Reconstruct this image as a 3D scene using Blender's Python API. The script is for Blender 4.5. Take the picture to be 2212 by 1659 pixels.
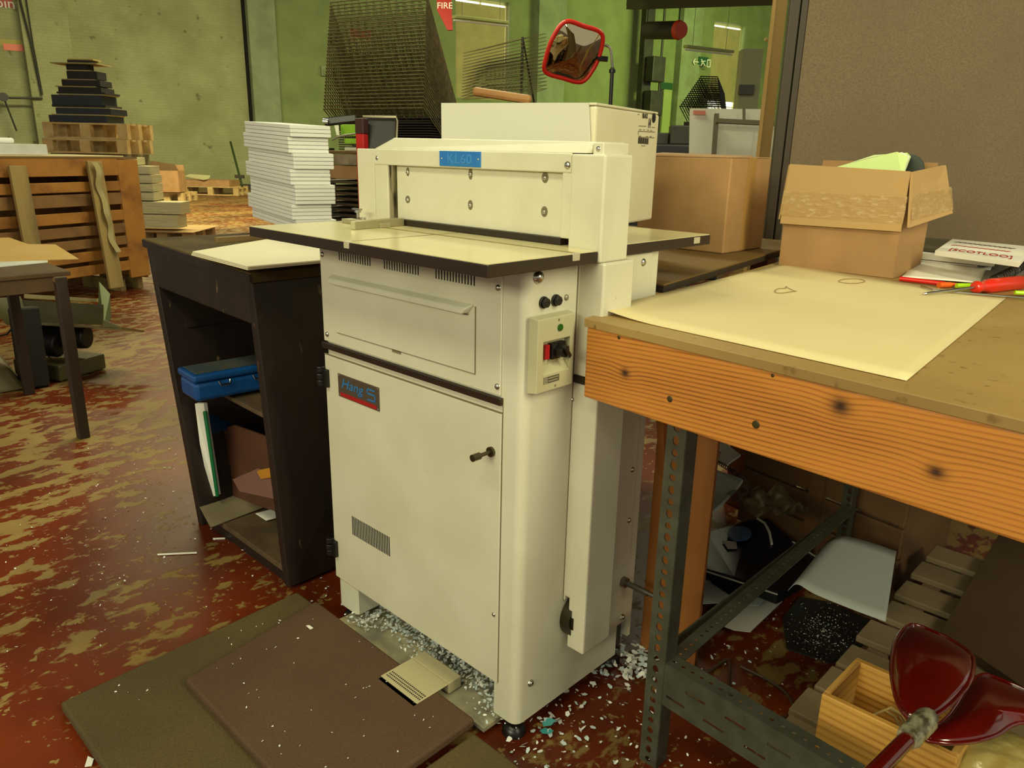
import bpy, math, random
from math import radians as R, sin, cos, pi
from mathutils import Vector as V, Matrix
random.seed(7)
for o in list(bpy.data.objects): bpy.data.objects.remove(o)
SC = bpy.context.scene
COL = SC.collection

# ------------------------------------------------------------------ camera
F = 1650.0; CX, CY = 1106.0, 829.5; CAMZ = 1.25
CM = Matrix(((0.7201, 0.2158, -0.6594), (0.6936, -0.1955, 0.6933), (0.0207, -0.9567, -0.2905)))
def _orth(m):
    a = V(m.col[0]).normalized(); c = V(m.col[2]); c = (c - a*c.dot(a)).normalized()
    b = c.cross(a); return a, b, c
_a, _b, _c = _orth(CM)          # right, down, forward
cam_d = bpy.data.cameras.new('camera'); cam = bpy.data.objects.new('camera', cam_d); COL.objects.link(cam)
cam.matrix_world = Matrix(((_a.x, -_b.x, -_c.x, 0), (_a.y, -_b.y, -_c.y, 0), (_a.z, -_b.z, -_c.z, CAMZ), (0, 0, 0, 1)))
cam_d.sensor_width = 36; cam_d.lens = F/2212*36; cam_d.clip_start = .05; cam_d.clip_end = 200
SC.camera = cam

# ------------------------------------------------------------------ world, lamps, exposure
w = bpy.data.worlds.new('world'); SC.world = w; w.use_nodes = True
w.node_tree.nodes['Background'].inputs[0].default_value = (1, .965, .76, 1)
w.node_tree.nodes['Background'].inputs[1].default_value = .47
SC.view_settings.view_transform = 'Standard'; SC.view_settings.look = 'None'
SC.view_settings.gamma = 1; SC.view_settings.exposure = 0.0; SC.view_settings.use_curve_mapping = False
LC = (1, .975, .61)
def area(name, loc, tgt, sx, sy, power, col=LC):
    l = bpy.data.lights.new(name, 'AREA'); l.shape = 'RECTANGLE'; l.size = sx; l.size_y = sy; l.energy = power; l.color = col
    o = bpy.data.objects.new(name, l); COL.objects.link(o); o.location = loc
    o.rotation_euler = (V(tgt)-V(loc)).to_track_quat('-Z', 'Y').to_euler(); return o
area('tube_lamp_row', (-1.0, -.75, 3.3), (-1.2, 1.3, .9), 2.6, .5, 48)
area('tube_lamp_side', (2.3, 1.1, 2.9), (-.8, 1.7, .9), .6, 2.2, 98)
area('added_fill_rear', (-.2, -3.9, 2.7), (-.9, 1.3, .6), 3.0, .8, 118)  # added fill from behind the camera, brightens front faces and the space under the bench
area('tube_lamp_centre', (-4.5, 3.2, 3.9), (-4.5, 3.0, 0), 3.0, .5, 150)
area('tube_lamp_back', (-2.4, 6.5, 3.9), (-2.4, 6.5, 0), 3.0, .5, 70)
area('hall_lamp_near', (-13, 6.5, 5.8), (-15, 7.5, 0), 5, 1.2, 1250, (1, .93, .5))
area('hall_lamp_far', (-15, 17, 6.2), (-19, 17, 2), 5, 1.2, 150, (.95, .95, .45))
area('hall_lamp_end', (-11, 27, 6.5), (-17, 29, 2), 5, 1.2, 950, (.78, .95, .3))

# ------------------------------------------------------------------ measuring: a picture point to a place on a known plane
def P(px, py, x=None, y=None, z=None, d=None, pl=None):
    r = _a*(px-CX) + _b*(py-CY) + _c*F; o = V((0, 0, CAMZ))
    if z is not None: t = (z-CAMZ)/r.z
    elif x is not None: t = x/r.x
    elif y is not None: t = y/r.y
    elif pl is not None:
        p0, dr = pl; n = V((-dr[1], dr[0], 0)); t = n.dot(V(p0)-o)/n.dot(r)
    else: t = d/F
    return o + r*t

# ------------------------------------------------------------------ materials
def lin(c):
    return tuple((v/12.92 if v <= .04045 else ((v+.055)/1.055)**2.4) for v in c)
_M = {}
def mat(name, c1, c2=None, sc=8, rough=.6, metal=0, bump=0, st=(1, 1, 1), lo=.35, hi=.65, det=4, spec=.5, coat=0, fine=None, bsc=None, trans=0, alpha=1, emis=None, es=0):
    if name in _M: return _M[name]
    m = bpy.data.materials.new(name); m.use_nodes = True; nt = m.node_tree; N = nt.nodes; L = nt.links
    b = N['Principled BSDF']; c1 = lin(c1)
    b.inputs['Base Color'].default_value = (*c1, 1); b.inputs['Roughness'].default_value = rough; b.inputs['Metallic'].default_value = metal
    b.inputs['Specular IOR Level'].default_value = spec; b.inputs['Coat Weight'].default_value = coat; b.inputs['Coat Roughness'].default_value = .08
    b.inputs['Transmission Weight'].default_value = trans; b.inputs['Alpha'].default_value = alpha
    if emis: b.inputs['Emission Color'].default_value = (*lin(emis), 1); b.inputs['Emission Strength'].default_value = es
    if c2 or bump or fine:
        tc = N.new('ShaderNodeTexCoord'); mp = N.new('ShaderNodeMapping'); mp.inputs['Scale'].default_value = st
        L.new(tc.outputs['Object'], mp.inputs['Vector'])
        n = N.new('ShaderNodeTexNoise'); n.inputs['Scale'].default_value = sc; n.inputs['Detail'].default_value = det
        L.new(mp.outputs[0], n.inputs['Vector'])
        src = None
        if c2:
            rp = N.new('ShaderNodeValToRGB'); rp.color_ramp.elements[0].position = lo; rp.color_ramp.elements[1].position = hi
            rp.color_ramp.elements[0].color = (*c1, 1); rp.color_ramp.elements[1].color = (*lin(c2), 1)
            L.new(n.outputs['Fac'], rp.inputs[0]); src = rp.outputs[0]
        if fine:                                    # fine speckle: (colour, scale, lo, hi)
            n2 = N.new('ShaderNodeTexNoise'); n2.inputs['Scale'].default_value = fine[1]; n2.inputs['Detail'].default_value = 3
            L.new(mp.outputs[0], n2.inputs['Vector'])
            r2 = N.new('ShaderNodeValToRGB'); r2.color_ramp.elements[0].position = fine[2]; r2.color_ramp.elements[1].position = fine[3]
            L.new(n2.outputs['Fac'], r2.inputs[0])
            mx = N.new('ShaderNodeMix'); mx.data_type = 'RGBA'; L.new(r2.outputs[0], mx.inputs['Factor'])
            if src: L.new(src, mx.inputs['A'])
            else: mx.inputs['A'].default_value = (*c1, 1)
            mx.inputs['B'].default_value = (*lin(fine[0]), 1); src = mx.outputs['Result']
        if src: L.new(src, b.inputs['Base Color'])
        if bump:
            nb = n
            if bsc:
                nb = N.new('ShaderNodeTexNoise'); nb.inputs['Scale'].default_value = bsc; L.new(mp.outputs[0], nb.inputs['Vector'])
            bp = N.new('ShaderNodeBump'); bp.inputs['Strength'].default_value = bump; bp.inputs['Distance'].default_value = .004
            L.new(nb.outputs['Fac'], bp.inputs['Height']); L.new(bp.outputs[0], b.inputs['Normal'])
    _M[name] = m; return m

def wood(name, c1, c2, axis='x', freq=60, dist=3, rough=.55, knots=(), plane='xz', bump=.15):
    """grain bands running along axis; knots: (u, v, ru, rv)"""
    if name in _M: return _M[name]
    m = bpy.data.materials.new(name); m.use_nodes = True; nt = m.node_tree; N = nt.nodes; L = nt.links
    b = N['Principled BSDF']; b.inputs['Roughness'].default_value = rough
    tc = N.new('ShaderNodeTexCoord'); mp = N.new('ShaderNodeMapping')
    s = {'x': (.12, 1, 1), 'y': (1, .12, 1), 'z': (1, 1, .12)}[axis]
    mp.inputs['Scale'].default_value = s; L.new(tc.outputs['Object'], mp.inputs['Vector'])
    n = N.new('ShaderNodeTexNoise'); n.inputs['Scale'].default_value = 3.2; n.inputs['Detail'].default_value = 2; L.new(mp.outputs[0], n.inputs['Vector'])
    sep = N.new('ShaderNodeSeparateXYZ'); L.new(tc.outputs['Object'], sep.inputs[0])
    def mth(op, a, bb=None, c=None):
        q = N.new('ShaderNodeMath'); q.operation = op
        for i, v in enumerate((a, bb, c)):
            if v is None: continue
            if isinstance(v, (int, float)): q.inputs[i].default_value = v
            else: L.new(v, q.inputs[i])
        return q.outputs[0]
    across = {'x': ('Z', 'Y'), 'y': ('X', 'Z'), 'z': ('X', 'Y')}[axis]
    t = mth('ADD', mth('MULTIPLY', sep.outputs[across[0]], freq), mth('MULTIPLY', sep.outputs[across[1]], freq*.7))
    t = mth('ADD', t, mth('MULTIPLY', n.outputs['Fac'], dist*2))
    dark = None
    for (ku, kv, ru, rv) in knots:
        du = mth('DIVIDE', mth('SUBTRACT', sep.outputs[plane[0].upper()], ku), ru); dv = mth('DIVIDE', mth('SUBTRACT', sep.outputs[plane[1].upper()], kv), rv)
        r2 = mth('ADD', mth('MULTIPLY', du, du), mth('MULTIPLY', dv, dv))
        g = mth('POWER', 2.718, mth('MULTIPLY', r2, -.16))
        t = mth('ADD', t, mth('MULTIPLY', g, 5.5))
        k = mth('POWER', 2.718, mth('MULTIPLY', r2, -1.1)); dark = k if dark is None else mth('MAXIMUM', dark, k)
    sn = mth('POWER', mth('ADD', mth('MULTIPLY', mth('SINE', t), .5), .5), 2.5)
    fn = N.new('ShaderNodeTexNoise'); fn.inputs['Scale'].default_value = 90; fn.inputs['Detail'].default_value = 3; L.new(mp.outputs[0], fn.inputs['Vector'])
    wn = N.new('ShaderNodeTexNoise'); wn.inputs['Scale'].default_value = 11; wn.inputs['Detail'].default_value = 3; L.new(mp.outputs[0], wn.inputs['Vector'])
    f = mth('MULTIPLY', mth('MULTIPLY', sn, mth('ADD', .25, mth('MULTIPLY', fn.outputs['Fac'], 1.0))), mth('MULTIPLY', wn.outputs['Fac'], 1.7))
    f = mth('ADD', f, mth('MULTIPLY', mth('SUBTRACT', wn.outputs['Fac'], .42), .9))
    mx = N.new('ShaderNodeMix'); mx.data_type = 'RGBA'; mx.inputs['A'].default_value = (*lin(c1), 1); mx.inputs['B'].default_value = (*lin(c2), 1)
    L.new(f, mx.inputs['Factor']); src = mx.outputs['Result']
    if dark is not None:
        m2 = N.new('ShaderNodeMix'); m2.data_type = 'RGBA'; L.new(dark, m2.inputs['Factor']); L.new(src, m2.inputs['A'])
        m2.inputs['B'].default_value = (*lin((.2, .1, .05)), 1); src = m2.outputs['Result']
    L.new(src, b.inputs['Base Color'])
    bp = N.new('ShaderNodeBump'); bp.inputs['Strength'].default_value = bump; bp.inputs['Distance'].default_value = .003
    L.new(f, bp.inputs['Height']); L.new(bp.outputs[0], b.inputs['Normal'])
    _M[name] = m; return m

# ------------------------------------------------------------------ mesh helpers
class B:
    def __init__(s): s.v = []; s.f = []; s.m = []
    def add(s, vs, fs, mi=0):
        o = len(s.v); s.v += [V(p) for p in vs]; s.f += [[i+o for i in f] for f in fs]; s.m += [mi]*len(fs); return s
    def box(s, x0, x1, y0, y1, z0, z1, mi=0):
        return s.add([(x, y, z) for z in (z0, z1) for y in (y0, y1) for x in (x0, x1)],
                     [(0, 2, 3, 1), (4, 5, 7, 6), (0, 1, 5, 4), (2, 6, 7, 3), (0, 4, 6, 2), (1, 3, 7, 5)], mi)
    def hexa(s, c, mi=0):            # 8 corners: bottom 4 ccw, top 4 ccw
        return s.add(c, [(3, 2, 1, 0), (4, 5, 6, 7), (0, 1, 5, 4), (1, 2, 6, 5), (2, 3, 7, 6), (3, 0, 4, 7)], mi)
    def rbox(s, c, dx, dy, dz, rz=0, mi=0, tilt=None):   # centred box turned about z
        m = Matrix.Rotation(rz, 3, 'Z')
        if tilt: m = m @ Matrix.Rotation(tilt[0], 3, tilt[1])
        c = V(c); return s.hexa([c + m @ V((sx*dx/2, sy*dy/2, sz*dz/2)) for sz in (-1, 1) for sx, sy in ((-1, -1), (1, -1), (1, 1), (-1, 1))], mi)
    def bar(s, p0, p1, wd, h, up=(0, 0, 1), mi=0):
        p0, p1 = V(p0), V(p1); d = (p1-p0).normalized(); u = V(up); sd = d.cross(u).normalized(); u = sd.cross(d)
        c = []
        for p in (p0, p1): c.append([p - sd*wd/2 - u*h/2, p + sd*wd/2 - u*h/2, p + sd*wd/2 + u*h/2, p - sd*wd/2 + u*h/2])
        return s.hexa([c[0][0], c[0][1], c[1][1], c[1][0], c[0][3], c[0][2], c[1][2], c[1][3]], mi)
    def slab(s, pts, th, mi=0):      # polygon (any plane) thickened against its normal
        pts = [V(p) for p in pts]; n = V((0, 0, 0))
        for i in range(len(pts)): n += pts[i].cross(pts[(i+1) % len(pts)])
        n.normalize(); k = len(pts); o = [p - n*th for p in pts]
        return s.add(pts+o, [list(range(k)), [k+i for i in reversed(range(k))]] + [(i, k+i, k+(i+1) % k, (i+1) % k) for i in range(k)], mi)
    def cyl(s, p0, p1, r, n=12, r2=None, mi=0, cap=True):
        p0, p1 = V(p0), V(p1); d = (p1-p0).normalized(); a = d.orthogonal().normalized(); b = d.cross(a); r2 = r if r2 is None else r2
        vs = [p + (a*cos(2*pi*i/n) + b*sin(2*pi*i/n))*rr for p, rr in ((p0, r), (p1, r2)) for i in range(n)]
        fs = [(i, (i+1) % n, n+(i+1) % n, n+i) for i in range(n)]
        if cap: fs += [list(reversed(range(n))), list(range(n, 2*n))]
        return s.add(vs, fs, mi)
    def tube(s, pts, r, n=6, mi=0):
        pts = [V(p) for p in pts]; vs = []; pa = None
        for i, p in enumerate(pts):
            d = (pts[min(i+1, len(pts)-1)] - pts[max(i-1, 0)]).normalized()
            a = d.orthogonal().normalized() if pa is None else (pa - d*pa.dot(d)).normalized(); pa = a; b = d.cross(a)
            vs += [p + (a*cos(2*pi*k/n) + b*sin(2*pi*k/n))*r for k in range(n)]
        fs = [(i*n+k, i*n+(k+1) % n, (i+1)*n+(k+1) % n, (i+1)*n+k) for i in range(len(pts)-1) for k in range(n)]
        fs += [list(reversed(range(n))), [(len(pts)-1)*n+k for k in range(n)]]
        return s.add(vs, fs, mi)
    def dome(s, c, nrm, r, h, n=14, rings=3, mi=0):       # screw or bolt head
        c = V(c); d = V(nrm).normalized(); a = d.orthogonal().normalized(); b = d.cross(a); vs = []
        for j in range(rings+1):
            t = j/rings*pi/2; rr = r*cos(t*.96); hh = h*sin(t)
            vs += [c + d*hh + (a*cos(2*pi*k/n) + b*sin(2*pi*k/n))*rr for k in range(n)]
        fs = [(j*n+k, j*n+(k+1) % n, (j+1)*n+(k+1) % n, (j+1)*n+k) for j in range(rings) for k in range(n)]
        fs += [list(range(rings*n, (rings+1)*n)), list(reversed(range(n)))]
        return s.add(vs, fs, mi)
    def prism(s, poly, z0, z1, mi=0):
        k = len(poly); vs = [(x, y, z0) for x, y in poly] + [(x, y, z1) for x, y in poly]
        return s.add(vs, [list(reversed(range(k))), list(range(k, 2*k))] + [(i, (i+1) % k, k+(i+1) % k, k+i) for i in range(k)], mi)
    def grid(s, fn, nu, nv, mi=0):
        vs = [fn(i/nu, j/nv) for j in range(nv+1) for i in range(nu+1)]
        return s.add(vs, [(j*(nu+1)+i, j*(nu+1)+i+1, (j+1)*(nu+1)+i+1, (j+1)*(nu+1)+i) for j in range(nv) for i in range(nu)], mi)
    def build(s, name, m, parent=None, bev=0, smooth=None, solid=0, label=None, cat=None, group=None, kind=None, local=False, origin=None, sub=0):
        me = bpy.data.meshes.new(name)
        if local: vs = s.v; M = None
        else:
            M = Matrix.Identity(4)
            q = parent
            ch = []
            while q is not None: ch.append(q); q = q.parent
            for q in reversed(ch): M = M @ Matrix.LocRotScale(q.location, q.rotation_euler, q.scale)
            if parent is None:
                if origin is None:
                    xs = [v.x for v in s.v]; ys = [v.y for v in s.v]; zs = [v.z for v in s.v]
                    origin = ((min(xs)+max(xs))/2, (min(ys)+max(ys))/2, min(zs))
                M = Matrix.Translation(origin)
            I = M.inverted(); vs = [I @ v for v in s.v]
        me.from_pydata(vs, [], s.f); me.update()
        ms = m if isinstance(m, (list, tuple)) else [m]
        for q in ms: me.materials.append(q)
        if len(ms) > 1:
            for p, i in zip(me.polygons, s.m): p.material_index = i
        bm_fix(me)
        if smooth is not None:
            me.shade_smooth(); me.set_sharp_from_angle(angle=R(smooth))
        o = bpy.data.objects.new(name, me); COL.objects.link(o); o.parent = parent
        if parent is None and not local: o.location = origin
        if solid:
            md = o.modifiers.new('thick', 'SOLIDIFY'); md.thickness = solid; md.offset = 0
        if sub:
            md = o.modifiers.new('sub', 'SUBSURF'); md.levels = sub; md.render_levels = sub
        if bev:
            md = o.modifiers.new('bev', 'BEVEL'); md.width = bev; md.segments = 2; md.limit_method = 'ANGLE'; md.angle_limit = R(40)
        return tag(o, label, cat, group, kind)
import bmesh
def bm_fix(me):
    bm = bmesh.new(); bm.from_mesh(me); bmesh.ops.recalc_face_normals(bm, faces=bm.faces[:]); bm.to_mesh(me); bm.free()
def tag(o, label=None, cat=None, group=None, kind=None):
    if label: o['label'] = label
    if cat: o['category'] = cat
    if group: o['group'] = group
    if kind: o['kind'] = kind
    return o
def T(name, label, cat, loc, rz=0, group=None):
    o = bpy.data.objects.new(name, None); COL.objects.link(o); o.location = V(loc); o.rotation_euler = (0, 0, rz); o.empty_display_size = .1
    return tag(o, label, cat, group)
def copytree(o, parent=None):
    c = o.copy(); COL.objects.link(c); c.parent = parent
    for ch in list(o.children): copytree(ch, c)
    return c
def text(body, size, pos, right, up, m, parent, name='lettering', ext=.0004, shear=0, align='CENTER', sx=1):
    cu = bpy.data.curves.new('t', 'FONT'); cu.body = body; cu.size = size; cu.extrude = ext; cu.shear = shear; cu.align_x = align; cu.align_y = 'CENTER'; cu.resolution_u = 3
    t = bpy.data.objects.new('t', cu); me = bpy.data.meshes.new_from_object(t); bpy.data.objects.remove(t)
    r = V(right).normalized(); u = V(up).normalized(); n = r.cross(u); vs = [V(pos) + r*v.co.x*sx + u*v.co.y + n*(v.co.z+ext) for v in me.vertices]
    b = B(); b.add(vs, [list(p.vertices) for p in me.polygons]); return b.build(name, m, parent)
def lines(segs, wd, n, th=.0005):            # flat strips along segments with normal n
    b = B(); n = V(n).normalized()
    for p0, p1 in segs: b.bar(V(p0)+n*th/2, V(p1)+n*th/2, wd, th, n)
    return b
def struct(b, name, m, **k): return b.build(name, m, kind='structure', **k)
# ------------------------------------------------------------------ shared materials
m_case = mat('cream_enamel', (.83, .81, .73), (.79, .77, .68), sc=5, rough=.42, fine=((.60, .56, .44), 120, .72, .80))
m_case2 = mat('cream_enamel_head', (.83, .81, .72), (.80, .78, .68), sc=9, rough=.45, fine=((.55, .5, .38), 150, .74, .80))
m_seam = mat('seam', (.44, .41, .30), rough=.8)
m_dark = mat('dark_gap', (.06, .05, .04), rough=.9)
m_black = mat('black_plastic', (.07, .065, .06), rough=.35)
m_strip = mat('brown_black_edging', (.16, .11, .07), rough=.35)
m_lam = mat('cream_laminate', (.86, .82, .64), (.84, .79, .60), sc=6, rough=.22)
m_chrome = mat('bright_steel', (.75, .74, .7), rough=.22, metal=1)
m_steel = mat('dull_steel', (.55, .54, .5), rough=.4, metal=1)
m_rust = mat('rusted_edge', (.45, .2, .1), rough=.8)
m_white = mat('white_paper', (.90, .89, .86), rough=.7)
m_paper2 = mat('grey_white_paper', (.78, .78, .75), (.72, .71, .68), sc=6, rough=.75)
m_card = mat('brown_cardboard', (.68, .52, .34), (.62, .47, .30), sc=7, rough=.75, bump=.1)
m_cardin = mat('cardboard_inside', (.72, .58, .38), rough=.8)
m_tape = mat('clear_tape', (.80, .66, .44), (.96, .9, .74), sc=45, rough=.08, bump=1.0, st=(1, 1, 3), lo=.52, hi=.85, coat=.5, alpha=.45)  # pale noise spots put sparkle into the tape colour
m_redp = mat('red_paint', (.70, .08, .05), rough=.4)
m_green = mat('lime_green_card', (.50, .68, .12), rough=.6)
m_txt = mat('dark_ink', (.12, .11, .09), rough=.8)
m_redtxt = mat('red_ink', (.68, .12, .12), rough=.7)
m_blue = mat('blue_label', (.13, .42, .74), (.15, .46, .72), sc=30, rough=.4)

# ------------------------------------------------------------------ floor (worn red paint over tan screed)
def floor_mat():
    m = bpy.data.materials.new('worn_red_floor'); m.use_nodes = True; nt = m.node_tree; N = nt.nodes; L = nt.links
    b = N['Principled BSDF']; tc = N.new('ShaderNodeTexCoord')
    def noise(sc, det=4, st=(1, 1, 1), rz=0, rgh=.55):
        mp = N.new('ShaderNodeMapping'); mp.inputs['Scale'].default_value = st; mp.inputs['Rotation'].default_value = (0, 0, rz)
        L.new(tc.outputs['Object'], mp.inputs[0]); n = N.new('ShaderNodeTexNoise'); n.inputs['Scale'].default_value = sc
        n.inputs['Detail'].default_value = det; n.inputs['Roughness'].default_value = rgh; L.new(mp.outputs[0], n.inputs['Vector']); return n.outputs['Fac']
    def ramp(f, a, c, p, q):
        r = N.new('ShaderNodeValToRGB'); r.color_ramp.elements[0].position = p; r.color_ramp.elements[1].position = q
        r.color_ramp.elements[0].color = (*lin(a), 1); r.color_ramp.elements[1].color = (*lin(c), 1); L.new(f, r.inputs[0]); return r.outputs[0]
    def mix(f, a, c):
        x = N.new('ShaderNodeMix'); x.data_type = 'RGBA'; L.new(f, x.inputs['Factor']); L.new(a, x.inputs['A']); L.new(c, x.inputs['B']); return x.outputs['Result']
    def math_(op, a, c):
        x = N.new('ShaderNodeMath'); x.operation = op
        for i, q in enumerate((a, c)):
            if isinstance(q, float): x.inputs[i].default_value = q
            else: L.new(q, x.inputs[i])
        return x.outputs[0]
    red = ramp(noise(3), (.38, .13, .03), (.47, .18, .045), .3, .7)
    tan = ramp(noise(9), (.52, .415, .215), (.58, .465, .25), .3, .7)
    big = noise(.7, 2)
    wear = math_('ADD', noise(15, 4, (1, .6, 1), .9, .6), math_('MULTIPLY', math_('SUBTRACT', big, .5), .55))
    sx_ = N.new('ShaderNodeSeparateXYZ'); L.new(tc.outputs['Object'], sx_.inputs[0])
    tr_ = N.new('ShaderNodeMapRange'); L.new(sx_.outputs['X'], tr_.inputs[0]); tr_.inputs[1].default_value = 10.2; tr_.inputs[2].default_value = 8.2; tr_.inputs[3].default_value = 0; tr_.inputs[4].default_value = .062
    wear = math_('ADD', wear, tr_.outputs[0])
    f = ramp(wear, (0, 0, 0), (1, 1, 1), .55, .60)
    f2 = ramp(noise(38, 3), (0, 0, 0), (1, 1, 1), .63, .66)
    fm = math_('MAXIMUM', f, f2)
    base = mix(fm, red, tan)
    grime = ramp(noise(1.3, 5), (.72, .72, .72), (1, 1, 1), .35, .6)
    x = N.new('ShaderNodeMix'); x.data_type = 'RGBA'; x.blend_type = 'MULTIPLY'; x.inputs['Factor'].default_value = 1
    L.new(base, x.inputs['A']); L.new(grime, x.inputs['B']); L.new(x.outputs['Result'], b.inputs['Base Color'])
    rr = N.new('ShaderNodeMapRange'); L.new(fm, rr.inputs[0]); rr.inputs[3].default_value = .36; rr.inputs[4].default_value = .6; L.new(rr.outputs[0], b.inputs['Roughness'])
    bp = N.new('ShaderNodeBump'); bp.inputs['Strength'].default_value = .3; bp.inputs['Distance'].default_value = .002; bp.invert = True
    L.new(fm, bp.inputs['Height']); L.new(bp.outputs[0], b.inputs['Normal']); return m
b = B(); b.box(-34, 9, -9, 50, -.12, 0); struct(b, 'floor', floor_mat())

# ------------------------------------------------------------------ far brick wall (mint paint), piers, windows
WP = V((-23.551, 12.296, 0)); WD = V((.201, .98, 0)).normalized(); WN = V((.98, -.201, 0)).normalized()
WALL = (WP, WD)
def brick_mat(name, c1, c2, c3):
    m = bpy.data.materials.new(name); m.use_nodes = True; nt = m.node_tree; N = nt.nodes; L = nt.links
    b = N['Principled BSDF']; b.inputs['Roughness'].default_value = .75
    tc = N.new('ShaderNodeTexCoord'); sp = N.new('ShaderNodeSeparateXYZ'); L.new(tc.outputs['Object'], sp.inputs[0])
    dot = N.new('ShaderNodeVectorMath'); dot.operation = 'DOT_PRODUCT'; L.new(tc.outputs['Object'], dot.inputs[0]); dot.inputs[1].default_value = WD
    cb = N.new('ShaderNodeCombineXYZ'); L.new(dot.outputs['Value'], cb.inputs[0]); L.new(sp.outputs['Z'], cb.inputs[1])
    br = N.new('ShaderNodeTexBrick'); br.inputs['Scale'].default_value = 3.2; br.inputs['Mortar Size'].default_value = .016; br.inputs['Mortar Smooth'].default_value = .6
    br.inputs['Color1'].default_value = (*lin(c1), 1); br.inputs['Color2'].default_value = (*lin(c2), 1); br.inputs['Mortar'].default_value = (*lin(c3), 1)
    L.new(cb.outputs[0], br.inputs['Vector'])
    n = N.new('ShaderNodeTexNoise'); n.inputs['Scale'].default_value = .9; n.inputs['Detail'].default_value = 6; L.new(tc.outputs['Object'], n.inputs['Vector'])
    rp = N.new('ShaderNodeValToRGB'); rp.color_ramp.elements[0].position = .3; rp.color_ramp.elements[1].position = .62
    rp.color_ramp.elements[0].color = (.72, .70, .62, 1); rp.color_ramp.elements[1].color = (1, 1, 1, 1); L.new(n.outputs['Fac'], rp.inputs[0])
    x = N.new('ShaderNodeMix'); x.data_type = 'RGBA'; x.blend_type = 'MULTIPLY'; x.inputs['Factor'].default_value = 1
    L.new(br.outputs['Color'], x.inputs['A']); L.new(rp.outputs[0], x.inputs['B'])
    n2 = N.new('ShaderNodeTexNoise'); n2.inputs['Scale'].default_value = 3.5; n2.inputs['Detail'].default_value = 5; L.new(tc.outputs['Object'], n2.inputs['Vector'])
    r2 = N.new('ShaderNodeValToRGB'); r2.color_ramp.elements[0].position = .66; r2.color_ramp.elements[1].position = .74; L.new(n2.outputs['Fac'], r2.inputs[0])
    y = N.new('ShaderNodeMix'); y.data_type = 'RGBA'; L.new(r2.outputs[0], y.inputs['Factor']); L.new(x.outputs['Result'], y.inputs['A']); y.inputs['B'].default_value = (*lin((.42, .38, .27)), 1)
    L.new(y.outputs['Result'], b.inputs['Base Color'])
    bp = N.new('ShaderNodeBump'); bp.inputs['Strength'].default_value = .35; bp.inputs['Distance'].default_value = .02; L.new(br.outputs['Fac'], bp.inputs['Height']); bp.invert = True
    L.new(bp.outputs[0], b.inputs['Normal']); return m
m_brick = brick_mat('mint_painted_brick', (.64, .65, .48), (.62, .635, .465), (.595, .605, .44))
m_plaster = mat('mint_plaster', (.52, .57, .37), (.46, .51, .32), sc=1.2, rough=.75, det=6)
m_pier = mat('grey_mint_pier', (.55, .60, .46), (.49, .53, .40), sc=2, rough=.7)
def wbox(bb, u0, u1, z0, z1, t0, t1, mi=0):
    """box along the far wall: u along it, t out of it"""
    c = [WP + WD*u + WN*t + V((0, 0, z)) for z in (z0, z1) for u, t in ((u0, t1), (u1, t1), (u1, t0), (u0, t0))]
    return bb.hexa(c, mi)
def wu(px, py):                       # position along the wall and height of a point of it
    q = P(px, py, pl=WALL); return (q-WP).dot(WD), q.z
TOPZ = 9.2
W1 = (7.7, 10.05, 3.1, 6.5); W2 = (21.0, 23.1, 2.6, 7.0)
b = B(); wbox(b, -16, .25, 0, TOPZ, -.4, 0)
struct(b, 'wall_left', m_brick)
b = B(); wbox(b, .25, W1[0], 0, TOPZ, -.4, 0); wbox(b, W1[0], W1[1], 0, W1[2], -.4, 0); wbox(b, W1[0], W1[1], W1[3], TOPZ, -.4, 0)
wbox(b, W1[1], W2[0], 0, TOPZ, -.4, 0); wbox(b, W2[0], W2[1], 0, W2[2], -.4, 0); wbox(b, W2[0], W2[1], W2[3], TOPZ, -.4, 0); wbox(b, W2[1], 42, 0, TOPZ, -.4, 0)
struct(b, 'wall_back', m_plaster)
b = B(); wbox(b, -5.6, -4.5, 0, TOPZ, 0, .5); struct(b, 'trim_1', m_brick)
b = B(); wbox(b, .32, 1.15, 0, TOPZ, 0, .3); wbox(b, .22, .32, 0, TOPZ, 0, .05, 1); struct(b, 'trim_2', [m_pier, m_dark])
b = B(); wbox(b, 11.1, 12.4, 0, TOPZ, 0, .35); struct(b, 'trim_3', m_pier)
b = B(); wbox(b, 18.7, 19.9, 0, TOPZ, 0, .35); struct(b, 'trim_4', m_pier)
m_daylight = mat('daylight_outside', (1, 1, 1), emis=(1, 1, .93), es=2.6)
m_blind = mat('drawn_blind', (.62, .58, .38), (.56, .53, .33), sc=2, rough=.8, emis=(.60, .55, .30), es=.22)  # weak emission stands in for daylight coming through the blind
m_frame = mat('window_frame_paint', (.75, .73, .58), rough=.6)
def window(n, u0, u1, z0, z1, zb):
    fr = B()
    for a, c, e, f in ((u0, u0+.08, z0, z1), (u1-.08, u1, z0, z1), (u0, u1, z0, z0+.1), (u0, u1, z1-.1, z1), ((u0+u1)/2-.02, (u0+u1)/2+.02, z0, z1)): wbox(fr, a, c, e, f, -.3, -.22)
    for i in range(1, 5): wbox(fr, u0, u1, z0+(z1-z0)*i/5-.02, z0+(z1-z0)*i/5+.02, -.3, -.24)
    r = struct(fr, 'window_%d' % n, m_frame)
    g = B(); wbox(g, u0, u1, z0, z1, -.36, -.34); g.build('pane', m_daylight, r, label='bright daylight behind glass')
    bl = B(); wbox(bl, u0+.07, u1-.13, zb, z1-.18, -.18, -.165)
    for i in range(1, 6): wbox(bl, u0+.07, u1-.13, zb+(z1-.18-zb)*i/6, zb+(z1-.18-zb)*i/6+.03, -.165, -.155)
    bl.build('blind', m_blind, r)
window(1, *W1, 3.1); window(2, *W2, 3.7)
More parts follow.
